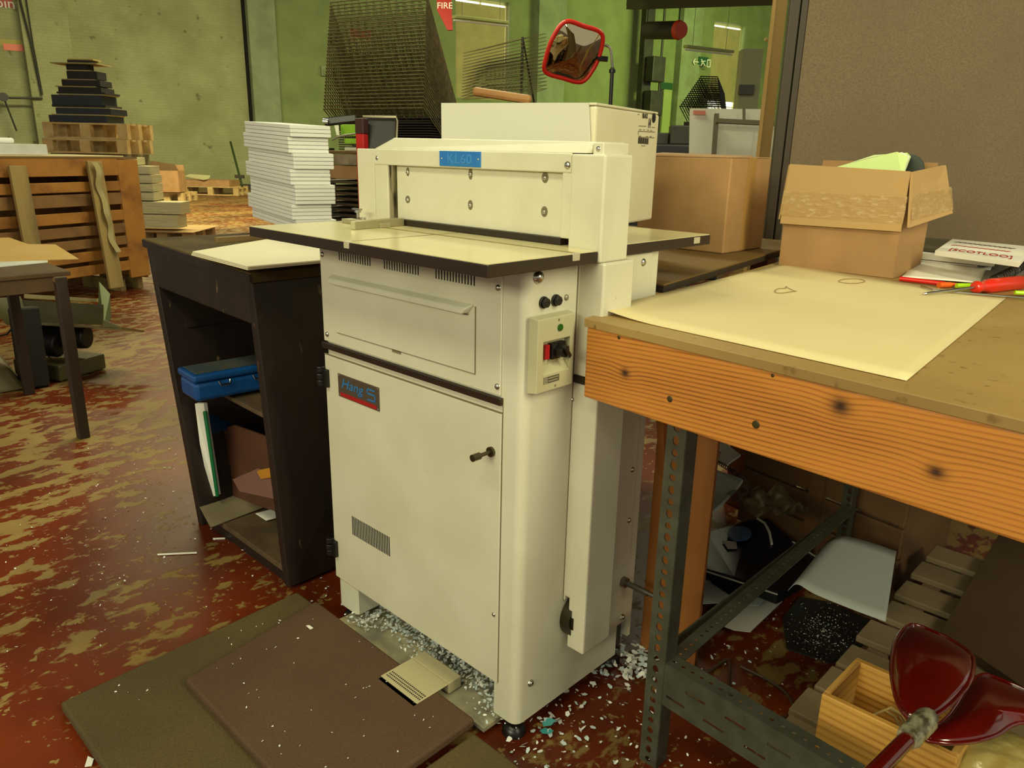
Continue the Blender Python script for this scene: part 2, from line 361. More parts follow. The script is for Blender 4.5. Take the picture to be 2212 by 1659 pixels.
# ceiling with dark girders
b = B(); b.box(-34, 9, -9, 50, TOPZ, TOPZ+.2); struct(b, 'ceiling', mat('dim_ceiling', (.35, .35, .28), rough=.9))
b = B()
for py in (-2, 6): b.bar(P(1360, 6+py, d=24), P(1680, -8+py, d=16), .2, .22)
struct(b, 'trim_5', mat('dark_girder', (.22, .2, .13), rough=.7))
# dark steel column far right
def wallthing(name, label, cat, segs, m, **k):
    b = B()
    for (x0, y0, x1, y1, t0, t1, mi) in segs:
        ua, za = wu(x0, y1); ub, zb = wu(x1, y0); wbox(b, ua, ub, za, zb, t0, t1, mi)
    return b.build(name, m, label=label, cat=cat, **k)
m_dk = mat('dark_machine_grey', (.2, .19, .14), (.14, .13, .1), sc=3, rough=.5)
t = T('steel_column', 'dark steel stanchion from floor to roof beside the far green bay', 'column', WP+WD*16.2+WN*.7)
b = B(); b.rbox(WP+WD*16.3+WN*.7+V((0, 0, TOPZ/2)), .28, .5, TOPZ, -.2); b.build('shaft', m_dk, t)
for z_ in (4.6, 3.3):
    b = B(); b.rbox(WP+WD*16.5+WN*1.1+V((0, 0, z_)), .45, .7, .95, -.2); b.build('switch_box', m_dk, t, bev=.03)
b = B(); b.tube([WP+WD*16.9+WN*1+V((0, 0, z)) for z in (0, 3, 6, 9)], .05); b.build('conduit', m_dk, t)
# hanging fan heater with an orange mouth
t = T('duct_heater', 'dark cylindrical heater with an orange mouth hung high in the far bay', 'heater', P(1435, 65, d=22))
p0, p1 = P(1398, 66, d=22.6), P(1466, 65, d=21.4)
b = B(); b.cyl(p0, p1, .24, 20); b.build('drum', m_dk, t, smooth=40)
b = B(); b.cyl(p1, p1+(p1-p0).normalized()*.12, .26, 20, .22); b.build('mouth', mat('orange_mouth', (.72, .25, .12), rough=.5), t, smooth=40, label='orange round mouth')
for p_ in (p0, p1):
    b = B(); b.tube([p_+V((0, 0, .2)), p_+V((0, 0, 2.9))], .02); b.build('hanger', m_dk, t)
# fluorescent battens hanging in front of the windows
for nm, a, c, lb in (('f1', (980, 36, 19), (1096, 49, 20), 'long unlit tube light hanging before the large window'), ('f2', (1480, 100, 21), (1582, 112, 22), 'slim tube light hanging before the far green window')):
    p0, p1 = P(a[0], a[1], d=a[2]), P(c[0], c[1], d=c[2])
    t = T('tube_light', lb, 'light', (p0+p1)/2)
    b = B(); b.bar(p0, p1, .16, .07); b.build('batten', mat('batten_cream', (.62, .64, .40), rough=.5), t, bev=.01)
    b = B(); b.cyl(p0-V((0, 0, .08)), p1-V((0, 0, .08)), .022, 8); b.build('tube', m_white, t, smooth=40)
    for p_ in (p0*.85+p1*.15, p0*.15+p1*.85):
        b = B(); b.cyl(p_, p_+V((0, 0, 3)), .006, 5); b.build('chain', m_dk, t)
# signs and boxes on the wall
m_sred = mat('sign_red', (.62, .10, .07), rough=.5); m_sgreen = mat('sign_green', (.12, .32, .18), rough=.5)
def wsign(name, label, x0, y0, x1, y1, m, th=.03, base=0.0, **k):
    u0, z1 = wu(x0, y0); u1, z0 = wu(x1, y1)
    b = B(); wbox(b, min(u0, u1), max(u0, u1), min(z0, z1), max(z0, z1), base, base+th); return b.build(name, m, label=label, cat='sign', **k), (u0+u1)/2, (z0+z1)/2
s, u, z = wsign('fire_point_sign', 'red sign with white writing high at the top left wall', -70, -14, 29, 17, m_sred)
uq, zq = wu(12, 8); text('point', .36, WP+WD*(uq-.05)+WN*.04+V((0, 0, zq)), WD, (0, 0, 1), m_white, s)
s = wallthing('reflective_strip', 'short glowing orange strip stuck on the left brick wall', 'sign', [(8, 98, 60, 108, .0, .02, 0), (0, 88, 52, 98, 0, .015, 1)], [mat('orange_strip', (.85, .32, .10), rough=.4), mat('faded_yellow', (.66, .62, .30), rough=.6)])
p = P(960, 20, d=17.5)
t = T('fire_sign', 'red fire sign board hanging above the wire drying rack', 'sign', P(960, 60, d=17.5))
r_ = _a; q = lambda x, y: P(x, y, d=17.5)
b = B(); b.slab([q(944, -30), q(974, -30), q(978, 66), q(967, 66), q(944, 22)], .03); b.build('board', m_sred, t)
text('FIRE', .20, q(961, 14)-_c*.03, _a, -_b, m_white, t)
b = B(); b.tube([q(960, -30), q(960, -75)], .01); b.build('hanger', m_dk, t)
wallthing('wall_socket_box', 'small pale switch box high on the wall left of the wire rack', 'box', [(716, 72, 731, 96, 0, .12, 0), (714, 74, 717, 95, 0, .1, 1)], [m_pier, m_dk])
wallthing('junction_box', 'square grey junction box lower on the wall left of the wire rack', 'box', [(693, 144, 713, 164, 0, .08, 0), (697, 150, 709, 161, .08, .1, 1)], [m_pier, m_plaster], bev=.01)
s = wallthing('notice_board', 'cream notice sheet with red heading partly behind the wire rack', 'notice', [(756, 66, 800, 120, 0, .03, 0), (757, 67, 800, 79, .03, .04, 1)], [mat('aged_notice', (.66, .62, .42), rough=.8), m_sred])
s = wallthing('safety_notice', 'tall pale notice with green heading on the far green wall', 'notice', [(1425, 182, 1451, 300, 0, .05, 0), (1425, 180, 1451, 192, .05, .07, 1), (1422, 178, 1425, 300, 0, .06, 2)], [mat('pale_green_notice', (.60, .66, .40), rough=.8), m_sgreen, m_dk])
s = wallthing('exit_sign', 'green and white running man sign on the far pier', 'sign', [(1494, 126, 1516, 140, .36, .40, 0)], m_sgreen)
q0 = P(1497, 133, pl=(WP+WN*.42, WD)); q1 = P(1503, 133, pl=(WP+WN*.42, WD)); k = WD*.1
b = B()
for (a0, a1) in (((0, .0), (.35, .0)), ((0, 0), (.13, .12)), ((0, 0), (.13, -.12)), ((.5, .14), (.62, .02)), ((.62, .02), (.5, -.14)), ((.62, .02), (.78, -.12)), ((.5, .04), (.78, .08)), ((.9, -.14), (.9, .14)), ((.9, .14), (1.1, .14)), ((.9, -.14), (1.1, -.14)), ((1.1, -.14), (1.1, .14))):
    b.bar(q0+WD*a0[0]+V((0, 0, a0[1])), q0+WD*a1[0]+V((0, 0, a1[1])), .04, .02, WN)
b.build('pictogram', m_white, s, label='white arrow, running man and door')
# pipework and cable at the far left
t = T('wall_pipework', 'thin dark pipes running down the left corner with a round valve', 'pipe', P(90, 200, pl=WALL))
def wq(x, y, o=.6): return P(x, y, pl=(WP+WN*o, WD))
b = B(); b.tube([wq(42, -5), wq(66, 90), wq(90, 205)], .03); b.tube([wq(56, -5), wq(72, 100), wq(92, 205)], .02); b.build('pipe', m_dk, t)
b = B(); b.tube([wq(0, 211), wq(92, 212)], .03); b.tube([wq(10, 216), wq(36, 283)], .025); b.build('branch_pipe', m_dk, t)
b = B(); b.cyl(wq(7, 210), wq(7, 210)+WN*.2, .11, 12); b.build('valve', m_dk, t)
# ================================================================== THE PUNCHING MACHINE
XL, XR, YF, YB = -1.617, -.935, 1.018, 1.44
mc = T('punching_machine', 'cream floor-standing paper punching machine with wide work table', 'machine', (-1.276, 1.23, 0))
def rplan(x0, x1, y0, y1, r, n=5):
    pts = [(x1, y1), (x0, y1)]
    for cx, a0 in ((x0+r, pi), (x1-r, 1.5*pi)):
        pts += [(cx + r*cos(a0+pi/2*i/n), y0+r + r*sin(a0+pi/2*i/n)) for i in range(n+1)]
    return pts
b = B(); b.prism(rplan(XL, XR, YF, YB, .022), .128, 1.052)
b.prism([(XL, YB), (XL, YF+.022)] + [(XL+.022+.022*cos(pi+pi/2*i/4), YF+.022+.022*sin(pi+pi/2*i/4)) for i in range(1, 5)] + [(-1.532, YF), (-1.524, YF+.006), (-1.524, YF+.07), (-1.60, YF+.07), (-1.60, YB)], .045, .128)
b.prism([(-1.003, YF)] + [(XR-.022+.022*cos(1.5*pi+pi/2*i/4), YF+.022+.022*sin(1.5*pi+pi/2*i/4)) for i in range(0, 5)] + [(XR, YB-.06), (XR-.012, YB-.06), (XR-.012, YF+.03), (-1.003, YF+.012)], .045, .128)
b.box(XL, XR, YB-.012, YB, .075, .128)
b.build('casing', m_case, mc, smooth=30)
b = B(); b.box(-1.6, -.95, YB-.05, YB-.02, .05, .128); b.build('base_back_plate', m_dk, mc)
# door and upper panel
b = B(); b.prism([(-1.614, YF), (-.992, YF), (-.992, YF-.004), (-1.614, YF-.004)][::-1], .13, .757)
door = b.build('door', m_case, mc, bev=.0015)
b = B(); b.box(-.9912, -.9900, YF-.0012, YF, .13, .79); b.box(-1.614, -.992, YF-.0045, YF, .7575, .7595); b.build('door_gap', m_seam, door)
b = B(); b.box(-1.556, -1.389, YF-.0065, YF-.004, .6615, .7205); bd = b.build('badge', mat('badge_metal', (.42, .38, .33), rough=.35, metal=.6), door, bev=.002, label='grey metal badge with blue lettering and red band')
b = B(); b.box(-1.546, -1.399, YF-.0072, YF-.0064, .664, .674)
b.build('red_band', mat('badge_red', (.62, .10, .09), rough=.4), door)
text('Hang', .034, (-1.497, YF-.0065, .698), (1, 0, 0), (0, 0, 1), m_blue, door, shear=.25, sx=1.25)
b = B()
for s0, s1 in (((-1.433, .708), (-1.404, .708)), ((-1.433, .708), (-1.433, .697)), ((-1.433, .697), (-1.404, .697)), ((-1.404, .697), (-1.404, .682)), ((-1.404, .682), (-1.433, .682))):
    b.bar((s0[0], YF-.0068, s0[1]), (s1[0], YF-.0068, s1[1]), .0035, .0008, (0, 1, 0))
b.build('emblem', m_blue, door)
for x, z in ((-1.551, .716), (-1.394, .716), (-1.551, .666), (-1.394, .666)):
    b = B(); b.dome((x, YF-.0065, z), (0, -1, 0), .0025, .0012, 8, 2); b.build('rivet', m_chrome, door)
b = B()
for i in range(24):
    x = -1.5225+.1545*i/23; b.box(x-.0017, x+.0017, YF-.0046, YF-.0035, .290, .343)
b.build('vent_slots', m_dark, door)
def knobmk(b):
    b.cyl((-1.017, YF-.003, .671), (-1.017, YF-.010, .671), .0105, 14); b.cyl((-1.017, YF-.01, .671), (-1.017, YF-.045, .671), .0042, 10); b.cyl((-1.017, YF-.038, .671), (-1.017, YF-.058, .671), .0075, 12)
b = B(); knobmk(b); b.build('door_knob', mat('worn_dark_steel', (.35, .32, .25), rough=.35, metal=.9), door, smooth=40)
for z in (.70, .221):
    b = B()
    for k, (dz, r) in enumerate(((.018, .011), (0, .012), (-.017, .011))): b.cyl((-1.621, YF-.012, z+dz-.008), (-1.621, YF-.012, z+dz+.008), r, 12)
    b.box(-1.617, -1.596, YF-.014, YF-.003, z-.026, z+.02); b.box(-1.634, -1.620, YF-.010, YF+.01, z-.02, z+.026)
    b.build('hinge', m_black, door, bev=.002)
b = B(); b.dome((-1.004, YF-.004, .298), (0, -1, 0), .005, .003); b.build('door_screw', m_chrome, door, smooth=50)
b = B(); b.box(-1.612, -.996, YF-.004, YF, .793, 1.05); up = b.build('upper_panel', m_case, mc, bev=.0015)
for i in range(3):
    b = B(); x0 = (-1.529, -1.356, -1.184)[i]; x1 = (-1.409, -1.241, -1.071)[i]
    for k in range(14):
        x = x0+(x1-x0)*k/13; b.box(x-.0014, x+.0014, YF-.0046, YF-.0035, 1.0, 1.042)
    b.build('vent_slots', m_dark, up)
b = B(); b.box(-1.559, -1.066, YF-.0055, YF-.004, .824, .958); fl = b.build('hinged_flap', m_case, up)
b = B(); b.box(-1.067, -1.0655, YF-.006, YF-.004, .824, .96); b.box(-1.55, -1.066, YF-.006, YF-.004, .8225, .824); b.box(-1.335, -1.305, YF-.006, YF-.0044, .8175, .8235); b.box(-1.559, -1.085, YF-.0075, YF-.005, .9405, .942); b.build('flap_gap', m_seam, up)
b = B(); b.hexa([(-1.553, YF-.024, .944), (-1.088, YF-.024, .944), (-1.085, YF-.004, .944), (-1.556, YF-.004, .944), (-1.559, YF-.020, .957), (-1.082, YF-.020, .957), (-1.068, YF-.004, .964), (-1.562, YF-.004, .964)]); b.build('flap_lip', m_case, fl, bev=.003)
b = B(); b.box(-1.617, -.991, YF-.009, YF, .774, .790); b.build('trim_strip', m_strip, mc, bev=.002)
def scr(x, y, z, n, r=.0065, h=.0045, nm='screw', m=m_chrome):
    b = B(); b.dome((x, y, z), n, r, h); return b.build(nm, m, mc, smooth=50)
for x, z in ((-1.600, 1.006), (-1.006, 1.005), (-1.596, .811), (-1.004, .811)): scr(x, YF-.004, z, (0, -1, 0))
# right side fittings
scr(XR, 1.046, 1.031, (1, 0, 0), .0125, .011, 'bolt')
for (y, z) in ((1.062, .982), (1.0965, .982)):
    b = B(); b.cyl((XR, y, z), (XR+.005, y, z), .0115, 18); b.cyl((XR, y, z), (XR+.012, y, z), .009, 16); b.box(XR+.0118, XR+.0132, y-.008, y+.008, z-.0015, z+.0015)
    b.build('fuse_cap', m_black, mc, smooth=35, bev=.001)
scr(XR, 1.130, .983, (1, 0, 0), .0065, .004, m=mat('pale_screw', (.6, .58, .5), rough=.4, metal=.5))
for y, z in ((1.165, .768), (1.169, .332)): scr(XR, y, z, (1, 0, 0), .0055)
scr(XR, 1.062, .136, (1, 0, 0), .0085, .007)
for y, z in ((1.393, .546), (1.394, .415), (1.399, .145)): scr(XR, y, z, (1, 0, 0), .009, .008)
scr(XR, 1.378, 1.03, (1, 0, 0), .010, .009)
b = B(); b.box(XR, XR+.0012, 1.1615, 1.1635, .30, 1.05); b.build('side_seam', m_seam, mc)
b = B(); b.box(XR-.004, XR+.0045, 1.163, YB-.03, .30, 1.05); b.build('side_cover', m_case, mc, bev=.002)
# switch box
sx0, sx1 = XR, XR+.022
b = B(); y0, y1, z0, z1 = 1.027, 1.132, .813, .956
def ring(b, x, y0, y1, z0, z1, yi0, yi1, zi0, zi1, xi):
    o = [(x, y0, z0), (x, y1, z0), (x, y1, z1), (x, y0, z1)]; i = [(x, yi0, zi0), (x, yi1, zi0), (x, yi1, zi1), (x, yi0, zi1)]
    j = [(xi, p[1], p[2]) for p in i]; k = [(XR, a[1]+(-.003 if a[1] < 1.08 else .003), a[2]+(-.003 if a[2] < .9 else .003)) for a in o]
    b.add(o+i+j+k, [(n, (n+1) % 4, 4+(n+1) % 4, 4+n) for n in range(4)]+[(4+n, 4+(n+1) % 4, 8+(n+1) % 4, 8+n) for n in range(4)]+[(8, 9, 10, 11)]+[((n+1) % 4, n, 12+n, 12+(n+1) % 4) for n in range(4)]+[(15, 14, 13, 12)])
ring(b, sx1, y0, y1, z0, z1, 1.043, 1.121, .846, .911, XR+.006)
m_sw = mat('switch_box_plastic', (.74, .72, .58), rough=.5)
sw = b.build('switch_box', m_sw, mc, bev=.0015)
b = B(); b.hexa([(XR+.006, 1.044, .846), (XR+.0225, 1.044, .846), (XR+.0225, 1.12, .846), (XR+.006, 1.12, .846), (XR+.006, 1.044, .862), (XR+.008, 1.044, .862), (XR+.008, 1.12, .862), (XR+.006, 1.12, .862)]); b.build('recess_sill', m_sw, sw)
b = B(); b.cyl((sx1-.001, 1.088, .934), (sx1+.003, 1.088, .934), .0068, 18); b.build('green_button', mat('green_push', (.08, .34, .07), rough=.35), sw, smooth=40, label='round green push button')
b = B(); b.box(XR+.006, XR+.016, 1.056, 1.069, .874, .902); b.build('red_button', mat('red_push', (.66, .10, .12), rough=.4), sw, bev=.001, label='red rectangular button')
b = B(); b.box(XR+.006, XR+.018, 1.073, 1.113, .872, .903); b.build('rotary_base', m_black, sw, bev=.001)
b = B(); b.prism([(0, 0)], 0, 0) if 0 else None
b.cyl((XR+.018, 1.094, .888), (XR+.034, 1.094, .888), .0155, 6, .013); b.bar((XR+.034, 1.086, .899), (XR+.034, 1.104, .877), .008, .012, (1, 0, 0)); b.build('rotary_knob', m_black, sw, bev=.001, label='black rotary switch knob')
b = B(); b.box(sx1, sx1+.0008, 1.046, 1.091, .829, .842); b.build('maker_plate', mat('plate_grey', (.36, .34, .28), rough=.5), sw)
b = B(); s_ = sx1+.0012
for a, c in (((1.0475, .8305), (1.0555, .8305)), ((1.0555, .8305), (1.0555, .8405)), ((1.0555, .8405), (1.0475, .8405)), ((1.0475, .8405), (1.0475, .8305)), ((1.0495, .833), (1.0535, .838)), ((1.0495, .838), (1.0535, .833)), ((1.059, .8385), (1.088, .8385)), ((1.059, .833), (1.086, .833))):
    b.bar((s_, a[0], a[1]), (s_, c[0], c[1]), .0011, .0004, (1, 0, 0))
b.build('plate_marks', m_sw, sw)
for q in ((sx1, 1.081, .820), (sx1, 1.085, .949)):
    b = B(); b.dome(q, (1, 0, 0), .0026, .001); b.build('cover_screw', m_seam, sw)
# hand pipe low on the side, pulley hole
b = B(); b.cyl((XR+.004, 1.392, .249), (XR+.075, 1.392, .249), .0075, 12); b.cyl((XR+.075, 1.392, .249), (XR+.095, 1.392, .249), .006, 12); b.cyl((XR+.0, 1.392, .249), (XR+.012, 1.392, .249), .013, 14); b.build('side_lever', m_steel, mc, smooth=40)
b = B(); b.cyl((XR+.001, 1.205, .250), (XR+.026, 1.205, .250), .052, 26); b.cyl((XR+.026, 1.205, .250), (XR+.032, 1.205, .250), .044, 26); b.build('drive_pulley', mat('pulley_dark', (.25, .22, .16), rough=.35, metal=.7), mc, smooth=40)
# post cover, lower and upper
b = B(); b.add([(x, y, z) for y in (1.164, 1.262) for x, z in ((-.947, 1.052), (-.947, .31), (-.920, .31), (-.920, .186), (-.873, .186), (-.873, 1.052))], [(0, 1, 2, 3, 4, 5), (11, 10, 9, 8, 7, 6)]+[(i, (i+1) % 6, 6+(i+1) % 6, 6+i) for i in range(6)])
b.build('belt_guard', m_case, mc, bev=.004)
b = B(); b.box(-.934, -.8715, 1.1615, 1.164, .806, .823); b.build('guard_strip', m_strip, mc)
b = B(); b.box(-.962, -.881, 1.160, 1.247, 1.052, 1.249); b.build('side_column', m_case2, mc, bev=.004)
# head
hy = 1.164
hd = T('head', None, None, (0, 0, 0)); hd.parent = mc; hd.location = V((0, 0, 0))
hd.name = 'punch_head'
b = B()
b.box(-1.658, -1.587, hy, hy+.11, 1.076, 1.2505); b.box(-1.5865, -1.534, hy, hy+.10, 1.076, 1.2505); b.box(-.986, -.963, hy, hy+.10, 1.09, 1.2505)
b.box(-1.5865, -.963, hy-.002, hy+.10, 1.214, 1.2505)
b.box(-1.60, -.97, hy+.06, hy+.14, 1.09, 1.2505)
b.build('frame', m_case2, hd, bev=.0025)
b = B(); b.box(-1.515, -.987, hy+.012, hy+.04, 1.089, 1.214); b.build('die_plate', m_case2, hd, bev=.002)
b = B(); b.box(-1.533, -1.5205, hy+.005, hy+.03, 1.085, 1.214); b.build('worn_strip', mat('scuffed_steel', (.62, .58, .44), (.2, .17, .1), sc=60, rough=.4, metal=.5, lo=.5, hi=.62, st=(1, 1, .15)), hd)
b = B(); b.box(-1.52, -.987, hy+.004, hy+.1, 1.0765, 1.089); b.build('paper_slot', m_strip, hd)
b = B(); b.hexa([(-1.588, hy+.002, 1.2505), (-.93, hy+.002, 1.2505), (-.93, hy+.14, 1.2505), (-1.588, hy+.14, 1.2505), (-1.545, hy+.03, 1.277), (-.93, hy+.03, 1.272), (-.93, hy+.12, 1.272), (-1.545, hy+.12, 1.277)])
b.box(-.93, -.905, hy+.02, hy+.1, 1.247, 1.270); b.build('hood', m_case2, hd, bev=.002)
for c_, r_ in (((-.917, hy+.02, 1.259), .005), ((-1.573, hy, 1.229), .0065), ((-.972, hy-.002, 1.228), .0075)):
    b = B(); b.dome(c_, (0, -1, 0), r_, .004); b.build('cap_screw', m_chrome, hd, smooth=50)
for x, z, rx, rz in ((-1.472, 1.2005, .0055, .010), (-1.256, 1.203, .006, .0125), (-1.04, 1.203, .0085, .0105), (-1.474, 1.137, .0085, .0085), (-1.256, 1.137, .0075, .0105), (-1.039, 1.137, .0085, .0105)):
    b = B(); n = 14; k = [(x+rx*cos(2*pi*i/n), z+rz*sin(2*pi*i/n)) for i in range(n)]
    b.add([(p[0], hy+.011, p[1]) for p in k]+[(p[0], hy+.013, p[1]) for p in k], [list(range(n)), [n+i for i in reversed(range(n))]]+[(i, (i+1) % n, n+(i+1) % n, n+i) for i in range(n)])
    b.dome((x, hy+.011, z-.001), (0, -1, 0), .0052, .004, mi=1)
    b.build('slotted_bolt', [m_seam, m_chrome], hd)
b = B(); b.box(-1.340, -1.209, hy-.0045, hy-.0015, 1.2175, 1.2495); pl_ = b.build('name_plate', m_blue, hd, bev=.0006, label='blue plate with faint letters')
text('KL60', .028, (-1.274, hy-.0046, 1.2325), (1, 0, 0), (0, 0, 1), mat('blue_letter', (.26, .52, .78), rough=.4), pl_ if 0 else hd, sx=1.35, ext=.0003)
for x in (-1.333, -1.216):
    b = B(); b.dome((x, hy-.0045, 1.2335), (0, -1, 0), .0022, .0012); b.build('plate_rivet', m_chrome, hd)
# table
tb = T('work_table', None, None, (0, 0, 0)); tb.parent = mc
b = B(); poly = [(-1.67, .868), (-.886, .868), (-.886, 1.1585), (-.965, 1.1585), (-.965, 1.25), (-.886, 1.25), (-.886, 1.633), (-1.67, 1.633)]
poly2 = [(-1.668, .870), (-.888, .870), (-.888, 1.1585), (-.965, 1.1585), (-.965, 1.25), (-.923, 1.25), (-.923, 1.631), (-1.668, 1.631)]
poly = [(x if (x, y) not in ((-.886, 1.25), (-.886, 1.633)) else -.921, y) for x, y in poly]
b.prism(poly, 1.052, 1.0738); b.build('edging', m_strip, tb, bev=.0015)
b = B(); b.prism(poly2, 1.0735, 1.0752); b.build('laminate_top', m_lam, tb)
b = B(); b.box(-1.67, -.888, 1.093, 1.097, 1.0752, 1.0757); b.box(-1.284, -1.279, .87, 1.162, 1.0752, 1.0757); b.box(-1.67, -.888, 1.101, 1.102, 1.0752, 1.0757); b.build('guide_groove', mat('groove', (.50, .45, .28), rough=.5), tb)
for q in ((-1.289, -1.273, .8655, .876, 1.062, 1.0762), (-.892, -.8845, 1.084, 1.104, 1.062, 1.0762), (-.925, -.9195, 1.56, 1.585, 1.058, 1.072)):
    b = B(); b.box(*q); b.build('groove_end_cap', mat('pale_cap', (.72, .68, .58), rough=.5), tb, bev=.001)
b = B(); z = 1.0757; b.hexa([(-1.470, 1.008, z), (-1.462, 1.015, z), (-1.476, 1.165, z), (-1.50, 1.158, z)] + [(-1.470, 1.008, z+.018), (-1.462, 1.015, z+.018), (-1.476, 1.165, z+.018), (-1.50, 1.158, z+.018)]); 
b.box(-1.62, -1.463, 1.085, 1.115, z, z+.010)
b.build('side_guide', mat('grey_guide', (.66, .63, .50), rough=.35, metal=.5), tb, bev=.001)
b = B(); c0 = V((-1.60, 1.12, 1.086)); b.cyl(c0, c0+V((0, 0, .016)), .004, 8); b.cyl(c0+V((0, 0, .014)), c0+V((0, 0, .02)), .008, 10); b.bar(c0+V((-.018, 0, .022)), c0+V((.012, 0, .022)), .010, .004); b.cyl(c0+V((.02, 0, -.006)), c0+V((.02, 0, .004)), .008, 8); b.build('clamp_screw', m_chrome, tb, smooth=40)
# feet, chip tray
for x, y in ((-.965, 1.045), (-.965, 1.40), (-1.585, 1.045), (-1.585, 1.40)):
    b = B(); b.dome((x, y, .0), (0, 0, 1), .028, .026, 16, 4); b.cyl((x, y, .02), (x, y, .06), .008, 8); b.build('foot', m_black, mc, smooth=40)
m_tray = mat('tray_steel', (.70, .66, .52), (.52, .50, .44), sc=14, rough=.45, metal=0)
tr = T('chip_tray', None, None, (0, 0, 0)); tr.parent = mc
b = B(); b.hexa([(-1.575, .984, .012), (-1.0, .984, .012), (-1.0, 1.38, .012), (-1.575, 1.38, .012), (-1.575, .984, .022), (-1.0, .984, .022), (-1.0, 1.38, .024), (-1.575, 1.38, .024)]); b.build('tray_floor', m_tray, tr)
b = B(); b.box(-1.27, -1.135, .905, 1.0, .052, .056); b.box(-1.27, -1.135, .895, .908, .036, .052); b.box(-1.27, -1.135, 1.0, 1.04, .026, .056); b.build('tray_lip', mat('lip_cream', (.70, .66, .52), rough=.5), tr, bev=.003)
b = B()
for i in range(22):
    for j in range(3): x = -1.262+.12*i/21; b.box(x, x+.003, .915+j*.008, .919+j*.008, .0558, .0565)
b.build('lip_holes', m_dark, tr)
def chips(n, fn, rmin=.002, rmax=.006, cols=1):
    b = B()
    for i in range(n):
        c = fn(); r = random.uniform(rmin, rmax); a = random.uniform(0, pi); tx, ty = random.uniform(-.6, .6), random.uniform(-.6, .6)
        m = Matrix.Rotation(a, 3, 'Z') @ Matrix.Rotation(tx, 3, 'X') @ Matrix.Rotation(ty, 3, 'Y')
        k = random.choice((5, 6)); h = r*.25
        b.add([V(c)+m @ V((r*cos(2*pi*j/k)*random.uniform(.6, 1.2), r*.6*sin(2*pi*j/k)*random.uniform(.6, 1.2), h)) for j in range(k)], [list(range(k))], random.randrange(cols))
    return b
m_chip = [mat('chip_white', (.88, .88, .86), rough=.7), mat('chip_blue', (.74, .79, .80), rough=.7), mat('chip_teal', (.18, .52, .52), rough=.6)]
def tc():
    x = random.uniform(-1.52, -1.01); y = random.triangular(1.035, 1.36, 1.10)
    return (x, y, .026 + max(0, (y-1.035))*.35*random.random()**.5)
chips(3600, tc, .003, .008, 2).build('punched_chips', m_chip[:2], tr, kind='stuff')
def tc2():
    k = random.choice(((-1.50, 1.02), (-1.50, 1.01), (-1.31, 1.02), (-1.03, 1.02))); return (random.gauss(k[0], .03), max(.98, random.gauss(k[1]+.01, .015)), .028+random.random()*.022)
chips(260, tc2, .002, .006, 2).build('spilled_chips', m_chip[:2], tr, kind='stuff')
# ================================================================== BLACK CABINET AND WHAT IT HOLDS
m_bw = mat('black_stained_wood', (.10, .06, .04), (.14, .085, .055), sc=20, rough=.5, st=(1, 1, .2), bump=.1, fine=((.42, .33, .22), 60, .70, .76))
m_bwtop = mat('worn_dark_top', (.33, .27, .14), (.25, .19, .10), sc=9, rough=.85, spec=.2)
m_shelf = mat('shelf_board', (.36, .28, .18), (.28, .21, .13), sc=14, rough=.75)
cb0 = [V((-2.421, .985, 0)), V((-1.822, .985, 0)), V((-1.822, 1.60, 0)), V((-2.421, 1.60, 0))]
cb1 = [V((-2.597, .985, .957)), V((-1.906, .985, .928)), V((-1.86, 1.62, .935)), V((-2.54, 1.64, .957))]
def cw(u, v, w_):
    def bl(c): return (c[0]*(1-u)+c[1]*u)*(1-v) + (c[3]*(1-u)+c[2]*u)*v
    return bl(cb0)*(1-w_) + bl(cb1)*w_
def cbx(b, u0, u1, v0, v1, w0, w1, mi=0):
    return b.hexa([cw(*p) for p in ((u0, v0, w0), (u1, v0, w0), (u1, v1, w0), (u0, v1, w0), (u0, v0, w1), (u1, v0, w1), (u1, v1, w1), (u0, v1, w1))], mi)
cab = T('black_cabinet', 'tall black stained open-front wooden cabinet left of the punching machine', 'cabinet', (-2.15, 1.29, 0))
b = B(); cbx(b, 0, .05, 0, 1, 0, .97); b.build('side_panel', m_bw, cab, bev=.003)
b = B(); cbx(b, .95, 1, 0, 1, .012, .97); b.build('side_panel', m_bw, cab, bev=.003)
b = B(); cbx(b, .05, .95, .95, 1, 0, .97); b.build('back_panel', m_bw, cab)
b = B(); cbx(b, .05, .95, 0, .05, .845, .97); b.build('top_rail', m_bw, cab, bev=.003)
b = B(); cbx(b, -.008, 1.006, -.008, 1, .97, 1.0); b.build('top_board', [m_bwtop], cab, bev=.003)
b = B(); cbx(b, -.010, 1.008, -.012, -.004, .972, .996); b.build('top_edge', m_bw, cab)
b = B(); cbx(b, .05, .95, .12, .95, .495, .51); b.build('shelf', m_shelf, cab, bev=.002)
b = B(); cbx(b, .05, .95, .02, .95, .04, .06); b.build('bottom_shelf', m_shelf, cab, bev=.002)
b = B(); cbx(b, .05, .95, .03, .06, 0.0, .04); b.build('plinth', m_bw, cab)
b = B(); cbx(b, .05, .065, .1, .95, .70, .72); b.build('shelf_runner', m_bw, cab); b = B(); cbx(b, .05, .95, .60, .64, .68, .72); b.build('rear_rail', mat('dusty_rail', (.25, .2, .14), rough=.7), cab)
for x, y in ((-1.85, 1.02), (-1.85, 1.56), (-2.39, 1.02)):
    b = B(); b.cyl((x, y, 0), (x, y, .012), .014, 12); b.build('foot', m_black, cab)
